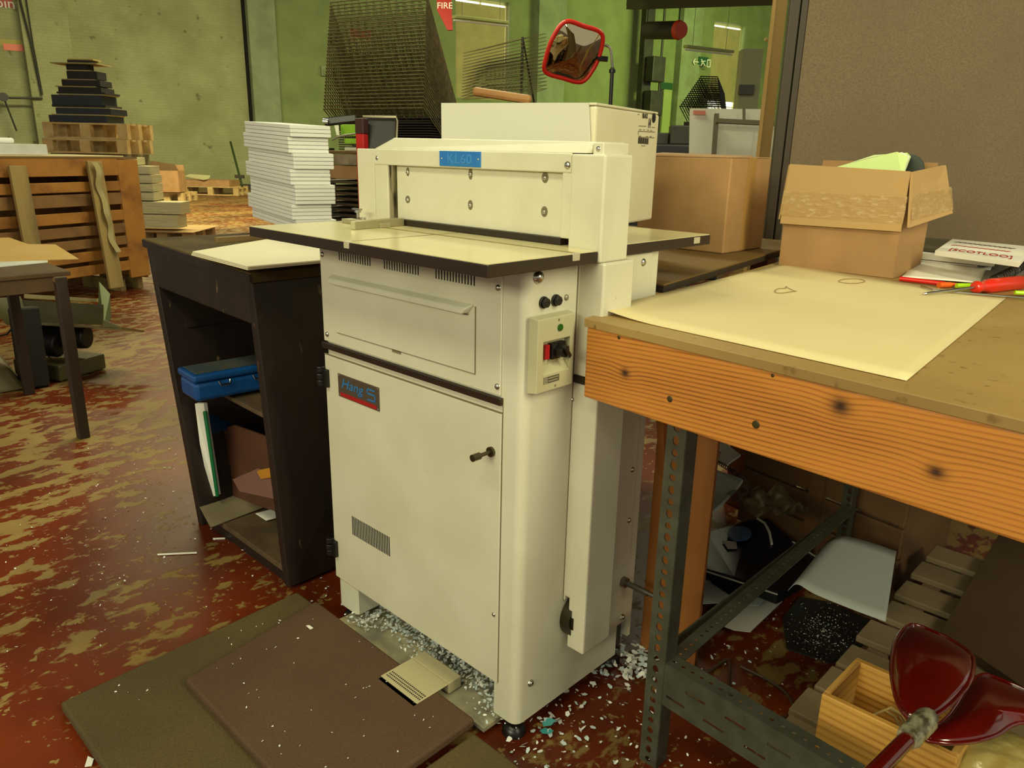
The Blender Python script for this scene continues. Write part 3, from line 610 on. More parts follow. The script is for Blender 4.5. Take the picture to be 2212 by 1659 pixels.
# toolbox on the shelf
k = P(425, 872, z=.492); e1 = (P(385, 846, z=.492)-k); e1.z = 0; e1.normalize(); e2 = V((-e1.y, e1.x, 0))
if e2.y < 0: e2 = -e2
t = T('toolbox', 'blue metal toolbox with grey dusty lid on the black cabinet shelf', 'toolbox', k-V((0, 0, 0)))
m_tb = mat('toolbox_blue', (.05, .25, .50), (.06, .30, .56), sc=8, rough=.4); m_lid = mat('dusty_lid', (.22, .27, .30), (.30, .30, .27), sc=12, rough=.6)
def bx(b, o, a, c, h, z0, z1, mi=0, la=1, lc=1):
    return b.hexa([o+V((0, 0, z0)), o+a+V((0, 0, z0)), o+a+c+V((0, 0, z0)), o+c+V((0, 0, z0)), o+V((0, 0, z1)), o+a+V((0, 0, z1)), o+a+c+V((0, 0, z1)), o+c+V((0, 0, z1))], mi)
b = B(); bx(b, k, e1*.13, e2*.30, 0, .002, .062); b.build('body', m_tb, t, bev=.012)
b = B(); bx(b, k-e1*.004-e2*.004, e1*.138, e2*.308, 0, .064, .088); b.build('lid', [m_tb], t, bev=.008)
b = B(); bx(b, k+e1*.01+e2*.01, e1*.11, e2*.28, 0, .0885, .0905); b.build('lid_top', m_lid, t, bev=.001)
for s_ in (.09, .20):
    b = B(); c = k-e1*.006+e2*s_+V((0, 0, .06)); b.tube([c-e2*.018, c-e2*.014-V((0, 0, .012))-e1*.006, c+e2*.014-V((0, 0, .012))-e1*.006, c+e2*.018], .003, 6); b.build('latch', m_chrome, t)
# standing folder, boards, papers in the lower bay
fy = 1.02
t = T('ring_binder', 'white and green binder with blue cover standing in the lower bay', 'folder', P(455, 1072, y=fy))
b = B(); b.slab([P(421, 872, y=fy), P(440, 872, y=fy), P(470, 1070, y=fy+.02), P(455, 1074, y=fy+.02), P(432, 960, y=fy)][::-1], .012); b.build('white_side', m_white, t)
b = B(); b.slab([P(438, 890, y=fy-.005), P(444, 888, y=fy-.005), P(471, 1072, y=fy+.015), P(466, 1074, y=fy+.015)][::-1], .004); b.build('green_spine', mat('binder_green', (.04, .42, .24), rough=.5), t)
b = B(); b.slab([P(441, 888, y=fy), P(498, 915, y=fy+.12), P(500, 925, y=fy+.12), P(452, 940, y=fy+.01)][::-1], .004); b.build('blue_cover', mat('cover_blue', (.05, .30, .48), rough=.5), t)
b = B(); b.slab([P(450, 938, y=1.10), P(505, 918, y=1.12), P(610, 955, y=1.16), P(610, 1108, y=1.16), P(472, 1070, y=1.09)][::-1], .006)
b.build('brown_board', mat('maroon_board', (.35, .20, .13), (.31, .18, .11), sc=6, rough=.7), label='dull maroon board leaning inside the lower bay of black cabinet', cat='board')
b = B(); b.slab([P(505, 1036, y=1.075), P(560, 1012, y=1.085), P(600, 1030, y=1.08), P(595, 1078, y=1.05), P(520, 1062, y=1.055)], .004)
b.build('envelope', mat('pinkish_paper', (.44, .30, .26), rough=.7), label='dusty pink envelope lying on the lower shelf before maroon board', cat='envelope')
b = B(); b.slab([P(556, 1017, y=1.083), P(600, 1008, y=1.083), P(600, 1030, y=1.07), P(566, 1035, y=1.07)], .004)
b.build('yellow_card', mat('yellow_card', (.68, .45, .06), rough=.7), label='small orange yellow card above the pink envelope', cat='card')
b = B(); z0 = .066; b.slab([P(418, 1072, z=z0), P(470, 1058, z=z0+.005), P(560, 1060, z=z0+.003), P(600, 1085, z=z0), P(455, 1140, z=z0-.008)], .0025)
b.build('grey_card_sheet', mat('grey_card', (.52, .47, .36), (.46, .41, .31), sc=7, rough=.75), label='grey card sheet hanging over the front of bottom shelf', cat='sheet')
b = B(); b.slab([P(552, 1110, z=.064), P(590, 1100, z=.064), P(600, 1118, z=.064), P(575, 1125, z=.064)], .002)
b.build('paper_scrap', m_white, label='small white paper under the grey card sheet', cat='paper')
# on the cabinet top: white sheets, wooden stick, tall stack of booklets
b = B()
for i in range(3):
    z = .9625+i*.004; j = i*.003
    b.slab([P(413+i*1.5, 549-i*3, z=z), P(535, 581-i*3, z=z), P(760, 560-i*2, z=z), P(640, 510-i*2, z=z)], .003)
b.build('white_board_sheets', mat('cream_board', (.86, .82, .70), rough=.6), label='pile of large cream board sheets on top of the black cabinet', cat='sheets')
p0, p1 = P(466, 519, z=.972), P(640, 507, z=.972); b = B(); b.bar(p0, p1, .018, .018); b.build('wooden_stick', mat('stick_wood', (.46, .36, .20), rough=.7), bev=.002, label='squared wooden stick lying behind the cream board sheets', cat='stick')
ex = V((cos(R(15)), -sin(R(15)), 0)); ey = V((sin(R(15)), cos(R(15)), 0)); k = P(640, 500, z=.965)
LA = (P(545, 484, pl=(k, ex))-k).length; LB = (P(722, 480, pl=(k, ey))-k).length
ordn = ['topmost', 'second', 'third', 'fourth', 'fifth', 'sixth', 'seventh', 'eighth', 'ninth', 'tenth', 'eleventh', 'twelfth', 'thirteenth', 'fourteenth', 'fifteenth', 'sixteenth', 'seventeenth', 'eighteenth', 'nineteenth', 'twentieth', 'twenty-first', 'twenty-second', 'twenty-third', 'twenty-fourth', 'twenty-fifth', 'twenty-sixth', 'lowest']
NB = 27; grp = [(.0, .0)]*3+[(-.012, -.006)]*4+[(.006, .004)]*4+[(-.002, -.008)]*4+[(.012, .002)]*5+[(.0, -.01)]*4+[(.016, .0)]*3
topz = P(637, 268, pl=(k, ex)).z; H0 = (topz-.965)/NB
m_bk = mat('booklet_white', (.90, .89, .86), (.86, .85, .83), sc=60, rough=.7, st=(.05, .05, 4))
def zoff(i, u): return 1.0
for i in range(NB):
    gx, gy = grp[i]; gx += random.uniform(-.002, .002); o = k + ex*gx + ey*gy
    n = NB-1-i; z0 = .965+n*H0; h = H0*.93
    kb = 1.07; z0b = .965+n*H0*kb; hb = h*kb
    b = B(); A0 = o; A1 = o-ex*LA; C = ey*LB
    b.hexa([V((A1.x, A1.y, z0b)), V((A0.x, A0.y, z0)), V(((A0+C).x, (A0+C).y, z0)), V(((A1+C).x, (A1+C).y, z0b)), V((A1.x, A1.y, z0b+hb)), V((A0.x, A0.y, z0+h)), V(((A0+C).x, (A0+C).y, z0+h)), V(((A1+C).x, (A1+C).y, z0b+hb))])
    b.build('booklet', m_bk, bev=.0022, label='white booklet, %s of the tall stack on the black cabinet' % (ordn[i]), cat='booklet', group='white booklets stacked on the black cabinet')

# ================================================================== FLOOR MATS AND LITTER
m_mat1 = mat('olive_rubber', (.30, .25, .13), (.35, .29, .15), sc=3, rough=.85, bump=.5, bsc=300, fine=((.24, .19, .1), 420, .5, .7))
m_mat2 = mat('brown_rubber', (.32, .225, .15), (.35, .25, .17), sc=4, rough=.85, bump=.5, bsc=300, fine=((.27, .18, .125), 420, .5, .7))
def rmat(pts, z0, z1, m, label):
    b = B(); pts = [V((x, y, z1)) for x, y in pts]; b.slab(pts, z1-z0); return b.build('rubber_mat', m, bev=.006, label=label, cat='mat', group='rubber floor mats')
rmat([(-1.735, .352), (-1.14, .352), (-1.14, .978), (-1.765, .978)], .001, .028, m_mat1, 'olive brown rubber mat, leftmost and underneath the reddish one')
rmat([(-1.585, .575), (-1.005, .575), (-1.012, .968), (-1.655, .972)], .029, .052, m_mat2, 'reddish brown rubber mat lying before the machine door')
rmat([(-1.0, .35), (-.42, .35), (-.42, .955), (-1.0, .955)], .001, .030, m_mat1, 'olive brown rubber mat at the bottom edge right of reddish one')
def scrapquad(name, label, pts, m=None, z=.003, cat='paper'):
    b = B(); b.slab([P(x, y, z=z) for x, y in pts], .0012); return b.build(name, m or m_white, label=label, cat=cat)
scrapquad('paper_strip', 'long thin white paper strip on the red floor left of cabinet', [(340, 1199), (425, 1195), (425, 1192), (340, 1196)])
scrapquad('paper_strip', 'short white paper strip beside the cabinet foot corner', [(460, 1165), (486, 1164), (486, 1161), (460, 1162)])
scrapquad('paper_scrap', 'crumpled white scrap at the bottom left beside the olive mat', [(183, 1657), (190, 1634), (203, 1640), (198, 1655)])
scrapquad('paper_scrap', 'white scrap on the reddish mat near its far corner', [(661, 1352), (668, 1351), (677, 1357), (670, 1360)], z=.054)
def fc(x0, x1, y0, y1, z=.003): return lambda: (random.uniform(x0, x1), random.uniform(y0, y1), z)
b = chips(60, fc(-1.82, -1.62, 1.0, 1.5), .003, .007, 2); b.v += []; 
c2 = chips(80, lambda: (random.gauss(-.85, .07), random.gauss(1.22, .18), .003), .003, .010, 2)
def merge(a, c):
    o = len(a.v); a.v += c.v; a.f += [[i+o for i in f] for f in c.f]; a.m += c.m; return a
merge(b, c2); merge(b, chips(110, fc(-.80, -.40, 1.2, 2.0), .002, .007, 2)); merge(b, chips(45, fc(-.99, -.9, 1.0, 1.46), .004, .012, 2)); merge(b, chips(150, lambda: (random.gauss(-.90, .04), random.gauss(1.42, .05), .004+random.random()*.03), .004, .013, 2))
merge(b, chips(300, fc(-3.4, -1.9, .3, 1.4), .0015, .005, 1)); merge(b, chips(130, fc(-1.0, -.5, .9, 1.3, .004), .002, .006, 2)); merge(b, chips(6, lambda: (random.uniform(-.93, -.9), random.uniform(1.08, 1.16), .006), .012, .018, 3))
b.build('paper_chips', m_chip, label='white punched paper chips and snippets scattered on the floor', cat='paper chips', kind='stuff')
merge(chips(45, fc(-1.63, -1.05, .6, .96, .0535), .0015, .004, 1), chips(18, fc(-1.7, -1.6, .37, .9, .0295), .0015, .004, 1)).build('mat_crumbs', m_chip, label='tiny white crumbs lying on the rubber mats', cat='paper chips', kind='stuff')

# ================================================================== THE WORKBENCH
BA = V((-.885, 1.135, 0)); bd_ = V((.9965, -.083, 0)).normalized(); bn = V((.083, .9965, 0)).normalized()
wb = T('workbench', 'heavy pine workbench on slotted grey steel legs', 'workbench', BA+bd_*.6+bn*.6)
def bp_(u, v, z): return BA+bd_*u+bn*v+V((0, 0, z))
m_ply = mat('bench_ply', (.66, .54, .32), (.58, .46, .26), sc=2.2, rough=.5, det=6, fine=((.5, .38, .2), 40, .62, .7))
kz = lambda px, py: P(px, py, pl=(BA, bd_)) - (BA+bd_*.6+bn*.6)
kn = []
for (x, y, ru, rv) in ((1815, 878, .016, .014), (1350, 806, .011, .009), (2022, 1020, .013, .010)):
    q = kz(x, y); kn.append((q.x, q.z, ru, rv))
m_beam = wood('bench_pine', (.80, .52, .21), (.56, .32, .11), 'x', 760, 13, .5, kn, 'xz')
b = B(); b.hexa([bp_(0, 0, .792), bp_(1.35, 0, .792), bp_(1.35, .05, .792), bp_(0, .05, .792), bp_(0, 0, .933), bp_(1.35, 0, .933), bp_(1.35, .05, .933), bp_(0, .05, .933)]); b.build('front_beam', m_beam, wb, bev=.004)
b = B(); pts = [bp_(-.004, -.004, .950), bp_(1.35, -.004, .950), V((.5, 3.2, .95)), V((-.62, 3.0, .95)), V((-1.04, 2.62, .95)), V((-1.03, 2.3, .95))]; b.slab(pts, .017); b.build('top_board', m_ply, wb, bev=.0015)
for px, py, r in ((1337, 729, .0035), (1669, 811, .003), (1447, 862, .006), (1633, 917, .007)):
    b = B(); b.dome(P(px, py, pl=(BA, bd_))-bn*.0005, -bn, r, .001, 10, 2); b.build('screw_hole', mat('old_screw', (.25, .22, .1), rough=.5, metal=.3), wb)
b = B(); b.bar(bp_(.03, .06, .86), bp_(.0, 1.1, .86), .04, .13); b.build('side_beam', m_beam, wb)
# slotted angle steel
m_ang = mat('slotted_steel_paint', (.34, .35, .30), (.29, .29, .24), sc=25, rough=.42, metal=.35)
def slotted(b, p0, p1, side, wd, cell=.025, r=.0072, th=.003, slot=1.0, alt=True):
    """perforated strip from p0 to p1, 'side' across it"""
    p0, p1 = V(p0), V(p1); L_ = (p1-p0).length; d = (p1-p0)/L_; s = V(side).normalized(); n = max(1, round(L_/cell)); c = L_/n; nn = d.cross(s)
    for i in range(n):
        m0 = p0+d*(i+.5)*c; rr = r*(1.0 if (not alt or i % 2) else 1.0); sx = (1.35 if (alt and i % 2) else 1.0)*slot
        sq = [(-1, -1), (0, -1), (1, -1), (1, 0), (1, 1), (0, 1), (-1, 1), (-1, 0)]
        out = [m0+d*a*c/2+s*e*wd/2 for a, e in sq]; inn = [m0+d*cos(t_)*rr*sx+s*sin(t_)*rr for t_ in [math.atan2(e, a) for a, e in sq]]
        for off in (th/2, -th/2):
            b.add([q+nn*off for q in out+inn], [(j, (j+1) % 8, 8+(j+1) % 8, 8+j) for j in range(8)])
        b.add([q+nn*th/2 for q in inn]+[q-nn*th/2 for q in inn], [(j, (j+1) % 8, 8+(j+1) % 8, 8+j) for j in range(8)])
        b.add([out[0]+nn*th/2, out[2]+nn*th/2, out[2]-nn*th/2, out[0]-nn*th/2, out[6]+nn*th/2, out[4]+nn*th/2, out[4]-nn*th/2, out[6]-nn*th/2], [(0, 1, 2, 3), (4, 5, 6, 7)])
LY = 1.18
LX0, LX1 = P(1442, 960, y=LY).x, P(1478, 960, y=LY).x
def angle_leg(x, y, dx, dy, z1=.93):
    b = B(); z1 -= .0
    slotted(b, (x, y, 0), (x, y, z1), (1, 0, 0), .041); 
    b.box(x+dx*.020-.0015, x+dx*.020+.0015, min(y, y+dy*.04), max(y, y+dy*.04), 0, z1)
    return b.build('leg', m_ang, wb)
lx = (LX0+LX1)/2
angle_leg(lx, LY, 1, 1); angle_leg(.30, 1.10, 1, 1); angle_leg(lx-.02, 2.25, 1, -1); angle_leg(.30, 2.2, 1, -1)
b = B(); z1, z0 = .262, .165
slotted(b, (lx+.02, LY+.02, z1), (.28, LY-.05, z1), (0, 1, 0), .04, cell=.022, r=.0048, alt=False)
dd = V((.28-lx-.02, -.07, 0)).normalized()
for i, (u0, zz) in enumerate([(u*.1, z_) for u in range(9) for z_ in (.235, .20)]): pass
def slotpanel(b, p0, p1, z0, z1):
    p0, p1 = V(p0), V(p1); d = (p1-p0); L_ = d.length; d /= L_; n = d.cross(V((0, 0, 1)))
    rows = [z0, z0+.022, z0+.028, z0+.058, z0+.064, z1]
    for i in range(5):
        za, zb = rows[i], rows[i+1]
        if i in (1, 3):
            u = 0.0 if i == 1 else .045; last = 0
            while u < L_-.06:
                b.bar(p0+d*last+V((0, 0, (za+zb)/2)), p0+d*(u+.01)+V((0, 0, (za+zb)/2)), .003, zb-za); last = u+.055; u += .09
            b.bar(p0+d*last+V((0, 0, (za+zb)/2)), p1+V((0, 0, (za+zb)/2)), .003, zb-za)
        else: b.bar(p0+V((0, 0, (za+zb)/2)), p1+V((0, 0, (za+zb)/2)), .003, zb-za)
slotpanel(b, (lx+.02, LY+.001, 0), (.28, LY-.069, 0), z0, z1); b.build('front_rail', m_ang, wb)
b = B(); slotted(b, (lx+.025, LY+.04, .262), (lx+.005, 2.2, .262), (1, 0, 0), .036, cell=.022, r=.0045, alt=False); b.box(lx-.015, lx-.012, LY+.04, 2.2, .225, .262); b.build('side_rail', m_ang, wb)
# second bench behind the machine
m_ply2 = mat('bench2_board', (.46, .35, .17), (.38, .28, .13), sc=3, rough=.6, det=6)
m_edge = mat('dark_board_edge', (.17, .12, .06), rough=.7)
b2 = T('side_bench', 'dark-edged wooden side bench behind the machine carrying a closed carton', 'bench', (-1.6, 2.1, 0))
b = B(); b.slab([V((-.928, 1.46, .975)), V((-1.062, 2.33, .975)), V((-1.10, 2.60, .975)), V((-2.35, 2.60, .975)), V((-2.35, 1.68, .975)), V((-1.66, 1.68, .975)), V((-1.66, 1.46, .975))], .004)
b.build('top_board', m_ply2, b2)
b = B(); b.slab([V((-.928, 1.46, .971)), V((-1.062, 2.33, .971)), V((-1.10, 2.60, .971)), V((-2.35, 2.60, .971)), V((-2.35, 1.68, .971)), V((-1.66, 1.68, .971)), V((-1.66, 1.46, .971))], .016)
b.build('board_core', m_edge, b2)
m_leg = wood('brown_leg_wood', (.60, .37, .15), (.50, .29, .11), 'z', 25, 3, .5, bump=.05)
q0, q1 = P(1385, 1400, z=0), P(1502, 1442, z=0)
b = B(); dq = (q1-q0).normalized(); b.bar(q0+V((0, 0, .455)), q1+V((0, 0, .455)), .02, .90); b.bar(q0+dq*.02+V((0, 0, .455)), q0+dq*.02+V((-.01, .1, .477)), .018, .90); b.build('end_panel', m_leg, b2, bev=.002)
for x, y in ((-2.28, 1.75), (-2.28, 2.5), (-1.2, 2.5)):
    b = B(); b.box(x-.03, x+.03, y-.03, y+.03, 0, .955); b.build('leg', m_leg, b2)

# ================================================================== ON THE WORKBENCH
m_bigsheet = mat('buff_sheet', (.86, .79, .60), (.84, .77, .58), sc=3, rough=.6)
c = [P(1297, 677, z=.951), P(1958, 823, z=.951), P(2172, 645, z=.951), P(1690, 570, z=.951)]
def shf(u, v):
    p = (c[0]*(1-u)+c[1]*u)*(1-v)+(c[3]*(1-u)+c[2]*u)*v
    p = p.copy(); p.z = .9515+.010*max(0, 1-u*4)**2*(1-v) ; return p
b = B(); b.grid(shf, 24, 16); b.build('buff_sheet', m_bigsheet, solid=.0006, smooth=60, label='huge blank buff card sheet covering the workbench top', cat='sheet')
def loop(name, label, px, py, rx, ry, n=26, tw=.0, m=None):
    cen = P(px, py, z=.9535); b = B(); pts = [P(px+rx*cos(2*pi*i/n)+tw*sin(4*pi*i/n), py+ry*sin(2*pi*i/n)+tw*.2*cos(6*pi*i/n), z=.9535) for i in range(n+1)]
    b.tube(pts, .0008, 5); b.build(name, m or mat('rubber_band', (.52, .42, .22), rough=.5), label=label, cat='rubber band')
loop('rubber_band', 'rubber band lying as a plain oval near the open carton', 1840, 607, 28, 5)
loop('rubber_band', 'rubber band twisted in a figure nearer the bench corner', 1697, 626, 18, 6, tw=9)
# open carton
bx0, bx1, by0, by1, bz0, bz1 = -.985, -.668, 2.153, 2.375, .951, 1.222
ob = T('open_carton', 'open taped cardboard carton full of papers on the workbench', 'carton', ((bx0+bx1)/2, (by0+by1)/2, bz0))
b = B(); th = .005
b.box(bx0, bx1, by0, by0+th, bz0, bz1); b.box(bx0, bx1, by1-th, by1, bz0, bz1+.024); b.box(bx0, bx0+th, by0+th, by1-th, bz0, bz1); b.box(bx1-th, bx1, by0+th, by1-th, bz0, bz1); b.box(bx0+th, bx1-th, by0+th, by1-th, bz0, bz0+th)
b.build('body', m_card, ob)
b = B(); b.hexa([(bx0-.005, by0-.012, 1.070), (bx1+.005, by0-.014, 1.074), (bx1+.005, by0-.009, 1.074), (bx0-.005, by0-.007, 1.070), (bx0, by0-.006, bz1+.012), (bx1+.002, by0-.006, bz1+.002), (bx1+.002, by0-.001, bz1+.002), (bx0, by0-.001, bz1+.012)]); b.build('front_flap', m_cardin, ob)
b = B(); b.hexa([(bx1+.016, by0-.004, 1.085), (bx1+.022, by0-.004, 1.085), (bx1+.058, by1, 1.115), (bx1+.052, by1, 1.115), (bx1+.001, by0, bz1), (bx1+.007, by0, bz1), (bx1+.020, by1, bz1+.018), (bx1+.012, by1, bz1+.018)]); b.build('side_flap', m_cardin, ob)
b = B(); b.hexa([(bx0-.022, by0+.01, 1.08), (bx0-.017, by0+.01, 1.08), (bx0-.017, by1, 1.08), (bx0-.022, by1, 1.08), (bx0-.006, by0, bz1+.01), (bx0-.001, by0, bz1+.01), (bx0-.001, by1, bz1), (bx0-.006, by1, bz1)]); b.build('left_flap', m_cardin, ob)
b = B()
def tapef(u, v):
    x = bx0-.006+(bx1-bx0+.014)*u; z = 1.094+.068*v; y = by0-.0155+(z-1.07)*.05+random.uniform(-.0012, .0012); return V((x, y, z))
b.grid(tapef, 22, 7); b.build('tape', m_tape, ob, smooth=80)
b = B(); b.grid(lambda u, v: V((bx1+.024+.034*u-(.1-.09*0)*0+random.uniform(-.001, .001)-(v*.07)*.2, by0-.002+(by1-by0)*u, 1.105+.02*u+.06*v)), 8, 6); b.build('tape', m_tape, ob, smooth=80)
for i, (a0, a1) in enumerate(((0, 6), (.012, 2), (.02, -3))):
    b = B(); pts = [P(1802+i*8, 362-i*2, y=by0+.05+i*.03), P(1880+i*4, 341-i*3, y=by0+.06+i*.03), P(1938+i*11, 328+i, y=by0+.07+i*.03), P(1962+i*3, 338, y=by0+.09+i*.03), P(1950, 385, y=by0+.05+i*.03), P(1815, 385, y=by0+.05+i*.03)]
    b.slab(pts, .0015); b.build('green_sheet', mat('pale_green_paper', (.80, .88, .58), rough=.6) if i != 1 else m_white, label='pale green sheet sticking out of open carton, %s of the fan' % ('front', 'middle', 'rear')[i], cat='paper', group='papers sticking out of the open carton')
b = B(); b.slab([P(1966+32*cos(a), 362+29*sin(a), y=by0+.17) for a in [2*pi*i/20 for i in range(20)]], .01); b.build('dark_disc', mat('slate_disc', (.26, .28, .26), rough=.5), label='dark grey round disc standing behind the pale green sheets', cat='disc')
# closed carton
cc = T('closed_carton', 'large closed brown carton on the dark-edged bench behind the machine', 'carton', (-1.27, 2.19, .975))
b = B(); b.box(-1.43, -1.12, 2.065, 2.312, .9755, 1.247); b.build('body', m_card, cc, bev=.004)
b = B(); b.hexa([(-1.43, 2.065, 1.2475), (-1.12, 2.065, 1.2475), (-1.12, 2.186, 1.2475), (-1.43, 2.186, 1.2475), (-1.43, 2.067, 1.252), (-1.125, 2.067, 1.250), (-1.122, 2.186, 1.254), (-1.43, 2.186, 1.259)]); b.build('top_flap', m_card, cc)
b = B(); b.hexa([(-1.43, 2.19, 1.2475), (-1.12, 2.19, 1.2475), (-1.12, 2.312, 1.2475), (-1.43, 2.312, 1.2475), (-1.43, 2.19, 1.2505), (-1.122, 2.19, 1.2505), (-1.122, 2.312, 1.2505), (-1.43, 2.312, 1.2505)]); b.build('top_flap', m_card, cc)
b = B(); b.box(-1.1198, -1.1186, 2.165, 2.215, .98, 1.247); b.build('tape', mat('brown_tape', (.66, .50, .28), rough=.3), cc)
# white box behind the head
WC = V((-1.137, 1.454, 1.0765)); wd1 = V((-.972, -.235, 0)).normalized(); wd2 = V((-.235, .972, 0)).normalized()
wbx = T('white_box', 'white cardboard box marked BLACK standing on the machine table', 'carton', WC+wd1*.2+wd2*.2)
m_wb = mat('white_box_card', (.84, .81, .70), (.82, .78, .66), sc=5, rough=.55)
b = B(); bx(b, WC, wd1*.425, wd2*.412, 0, 0, .278); b.build('body', m_wb, wbx, bev=.006)
b = B(); o = WC-wd2*.002; up_ = V((0, 0, 1))
b.hexa([o+up_*.10-wd2*.004+wd1*.004, o+wd1*.425+up_*.10-wd2*.004, o+wd1*.425+up_*.10, o+up_*.10, o+wd1*.018+up_*.284-wd2*.005, o+wd1*.425+up_*.288-wd2*.005, o+wd1*.425+up_*.288, o+wd1*.018+up_*.284]); b.build('front_flap', mat('white_box_flap', (.79, .78, .72), rough=.55), wbx)
b = B(); bx(b, WC+wd1*.0-wd2*.002, wd1*.425, wd2*.405, 0, .2785, .2845); b.build('lid', m_wb, wbx, bev=.003)
def wf(u, v, o=.0012):                        # a point of the right-hand face
    n = -wd1; return WC+n*o+wd2*u+up_*v
def wfp(px, py): q = P(px, py, pl=(WC-wd1*.001, wd2)); return q
text('BLACK', .017, wfp(1393.5, 251), wd2, up_, m_txt, wbx, sx=.72)
text('14', .036, wfp(1402.5, 267), wd2, up_, m_txt, wbx, shear=.2, sx=.55, name='handwritten_number')
b = B(); c0 = wfp(1412.5, 255); n = 16; nn = -wd1
b.add([c0+(wd2*cos(2*pi*i/n)*.0125+up_*sin(2*pi*i/n)*.0125)*1.0+nn*.0006 for i in range(n)], [list(range(n))]); b.build('hand_hole', m_dark, wbx)
b = B()
for i in range(16):
    p = wfp(1379+i*1.45, 303.5+i*.12); b.bar(p-up_*.0075, p+up_*.0075, (.0012, .003, .0018)[i % 3], .0004, nn)
b.build('barcode', m_txt, wbx)
b = B()
for (a0, a1, z_) in ((1380, 1396, 272), (1408, 1415, 275), (1379, 1415, 283.5), (1380, 1414, 296), (1381, 1386, 280), (1390, 1393, 280.5), (1398, 1402, 281), (1405, 1409, 282), (1380, 1385, 294), (1396, 1400, 295), (1404, 1408, 295), (1386, 1394, 315), (1378, 1381, 247)):
    b.bar(wfp(a0, z_), wfp(a1, z_+(a1-a0)*.05), .0016, .0004, nn)
b.bar(wfp(1379, 283.5), wfp(1379, 291), .0016, .0004, nn); b.build('printed_lines', mat('grey_ink', (.45, .41, .3), rough=.8), wbx)
# rounded wooden batten lying on the box
p0, p1 = P(1022, 197, d=2.66), P(1148, 216, d=2.60); sb_ = P(1100, 215, d=2.64)
t = T('lever_stand', 'dark lever stand with a rounded tan wooden handle behind white box', 'stand', V((sb_.x, sb_.y, .976)))
b = B(); b.bar(p0, p1, .032, .030); b.build('wooden_handle', wood('tan_handle', (.68, .50, .28), (.55, .36, .18), 'x', 30, 3, .6), t, bev=.012)
b = B(); b.cyl((sb_.x, sb_.y, .99), sb_-V((0, 0, .010)), .010, 10); b.build('stem', m_dk, t)
b = B(); b.cyl((sb_.x, sb_.y, .9755), (sb_.x, sb_.y, .99), .06, 20); b.build('base', m_dk, t)
# pads, pens and screwdriver
def pad(name, label, z, pts, th, m, cat='notepad'):
    b = B(); b.slab([P(x, y, z=z) for x, y in pts], th); return b.build(name, m, label=label, cat=cat, bev=.0008)
m_pg = mat('page_white', (.93, .91, .86), rough=.65)
pad('notepad', 'lower white pad under the lettered pad, thickest of the pile', .976, [(1972, 561), (2112, 573), (2125, 556), (1990, 544)], .024, m_pg)
pad('notepad', 'upper plain white pad directly under the lettered pad', .996, [(1980, 545), (2150, 562), (2160, 538), (1992, 530)], .018, m_pg)
pad('notepad', 'pad with dark grey cover left of the lettered pad', 1.008, [(1978, 533), (2052, 540), (2075, 518), (1995, 513)], .010, [mat('dark_cover', (.34, .33, .26), rough=.4)])
t = T('lettered_notepad', 'white pad with large red bracketed lettering atop the pad pile', 'notepad', P(2120, 545, z=1.0))
b = B(); zz = 1.022; q = [P(2020, 541, z=zz), P(2203, 566, z=zz), P(2232, 533, z=zz), P(2057, 516, z=zz)]; b.slab(q, .013); b.build('pages', m_pg, t, bev=.0008)
r_ = (q[1]-q[0]).normalized(); u_ = (q[3]-q[0]).normalized(); cen = P(2132, 546, z=zz+.0004)
cen = P(2117, 547, z=zz+.0004); SW = (q[1]-q[0]).length; text('[SCOTLOO]', .085, cen, r_, u_, m_redtxt, t, sx=.80*SW/(9*.62*.085))
b = B()
for i in range(12):
    a = P(2066+i*10.7, 522.5+i*1.25, z=zz+.0006); b.bar(a, a+r_*.0085, .022, .0005)
    if i < 11: a = P(2058+i*11.5, 529+i*1.35, z=zz+.0006); b.bar(a, a+r_*.0095, .016, .0005, mi=1)
b.build('small_print', [mat('brown_ink', (.35, .25, .2), rough=.8), m_redtxt], t)
t = T('open_notepad', 'blank white pad lying open in front of the pad pile', 'notepad', P(2040, 590, z=.955))
q = [P(1948, 598, z=.956), P(2126, 612, z=.956), P(2142, 577, z=.972), P(1976, 566, z=.972)]
b = B(); b.grid(lambda u, v: (q[0]*(1-u)+q[1]*u)*(1-v)+(q[3]*(1-u)+q[2]*u)*v-V((0, 0, .004*sin(pi*v))), 8, 8); b.build('page', m_pg, t, solid=.002, smooth=60)
b = B()
for i in range(26):
    p = q[3]*(1-i/25)+q[2]*i/25; b.bar(p+V((0, 0, .001)), p+(q[3]-q[0]).normalized()*.004+V((0, 0, .001)), .0022, .0015)
b.build('torn_edge', m_pg, t)
t = T('coil_bound_book', 'dark grey book with black coil binding at the right edge', 'book', P(2170, 585, z=.955))
b = B(); b.slab([P(2118, 606, z=.968), P(2150, 608, z=.968), P(2235, 575, z=.968), P(2225, 555, z=.968), P(2140, 563, z=.968)], .014); b.build('cover', mat('slate_cover', (.38, .36, .33), rough=.6), t)
b = B(); a0, a1 = P(2148, 606, z=.972), P(2240, 560, z=.972); dv = (a1-a0).normalized(); sd = dv.cross(V((0, 0, 1))); pts = []
for i in range(22*10): a = i/10*2*pi; pts.append(a0+dv*((a1-a0).length*i/220)+sd*cos(a)*.013+V((0, 0, 1))*sin(a)*.013)
b.tube(pts, .0014, 4); b.build('coil', m_black, t)
def pen(name, label, p0, p1, r, m, z=.958, cat='pen', tip=None):
    a, c_ = P(*p0, z=z), P(*p1, z=z); t_ = T(name, label, cat, (a+c_)/2)
    b = B(); b.cyl(a, c_, r, 12); b.build('barrel', m, t_, smooth=40)
    dd_ = (c_-a).normalized(); b = B(); b.cyl(c_, c_+dd_*.03, r*.95, 12, r*.3); b.build('cap', tip or m, t_, smooth=40)
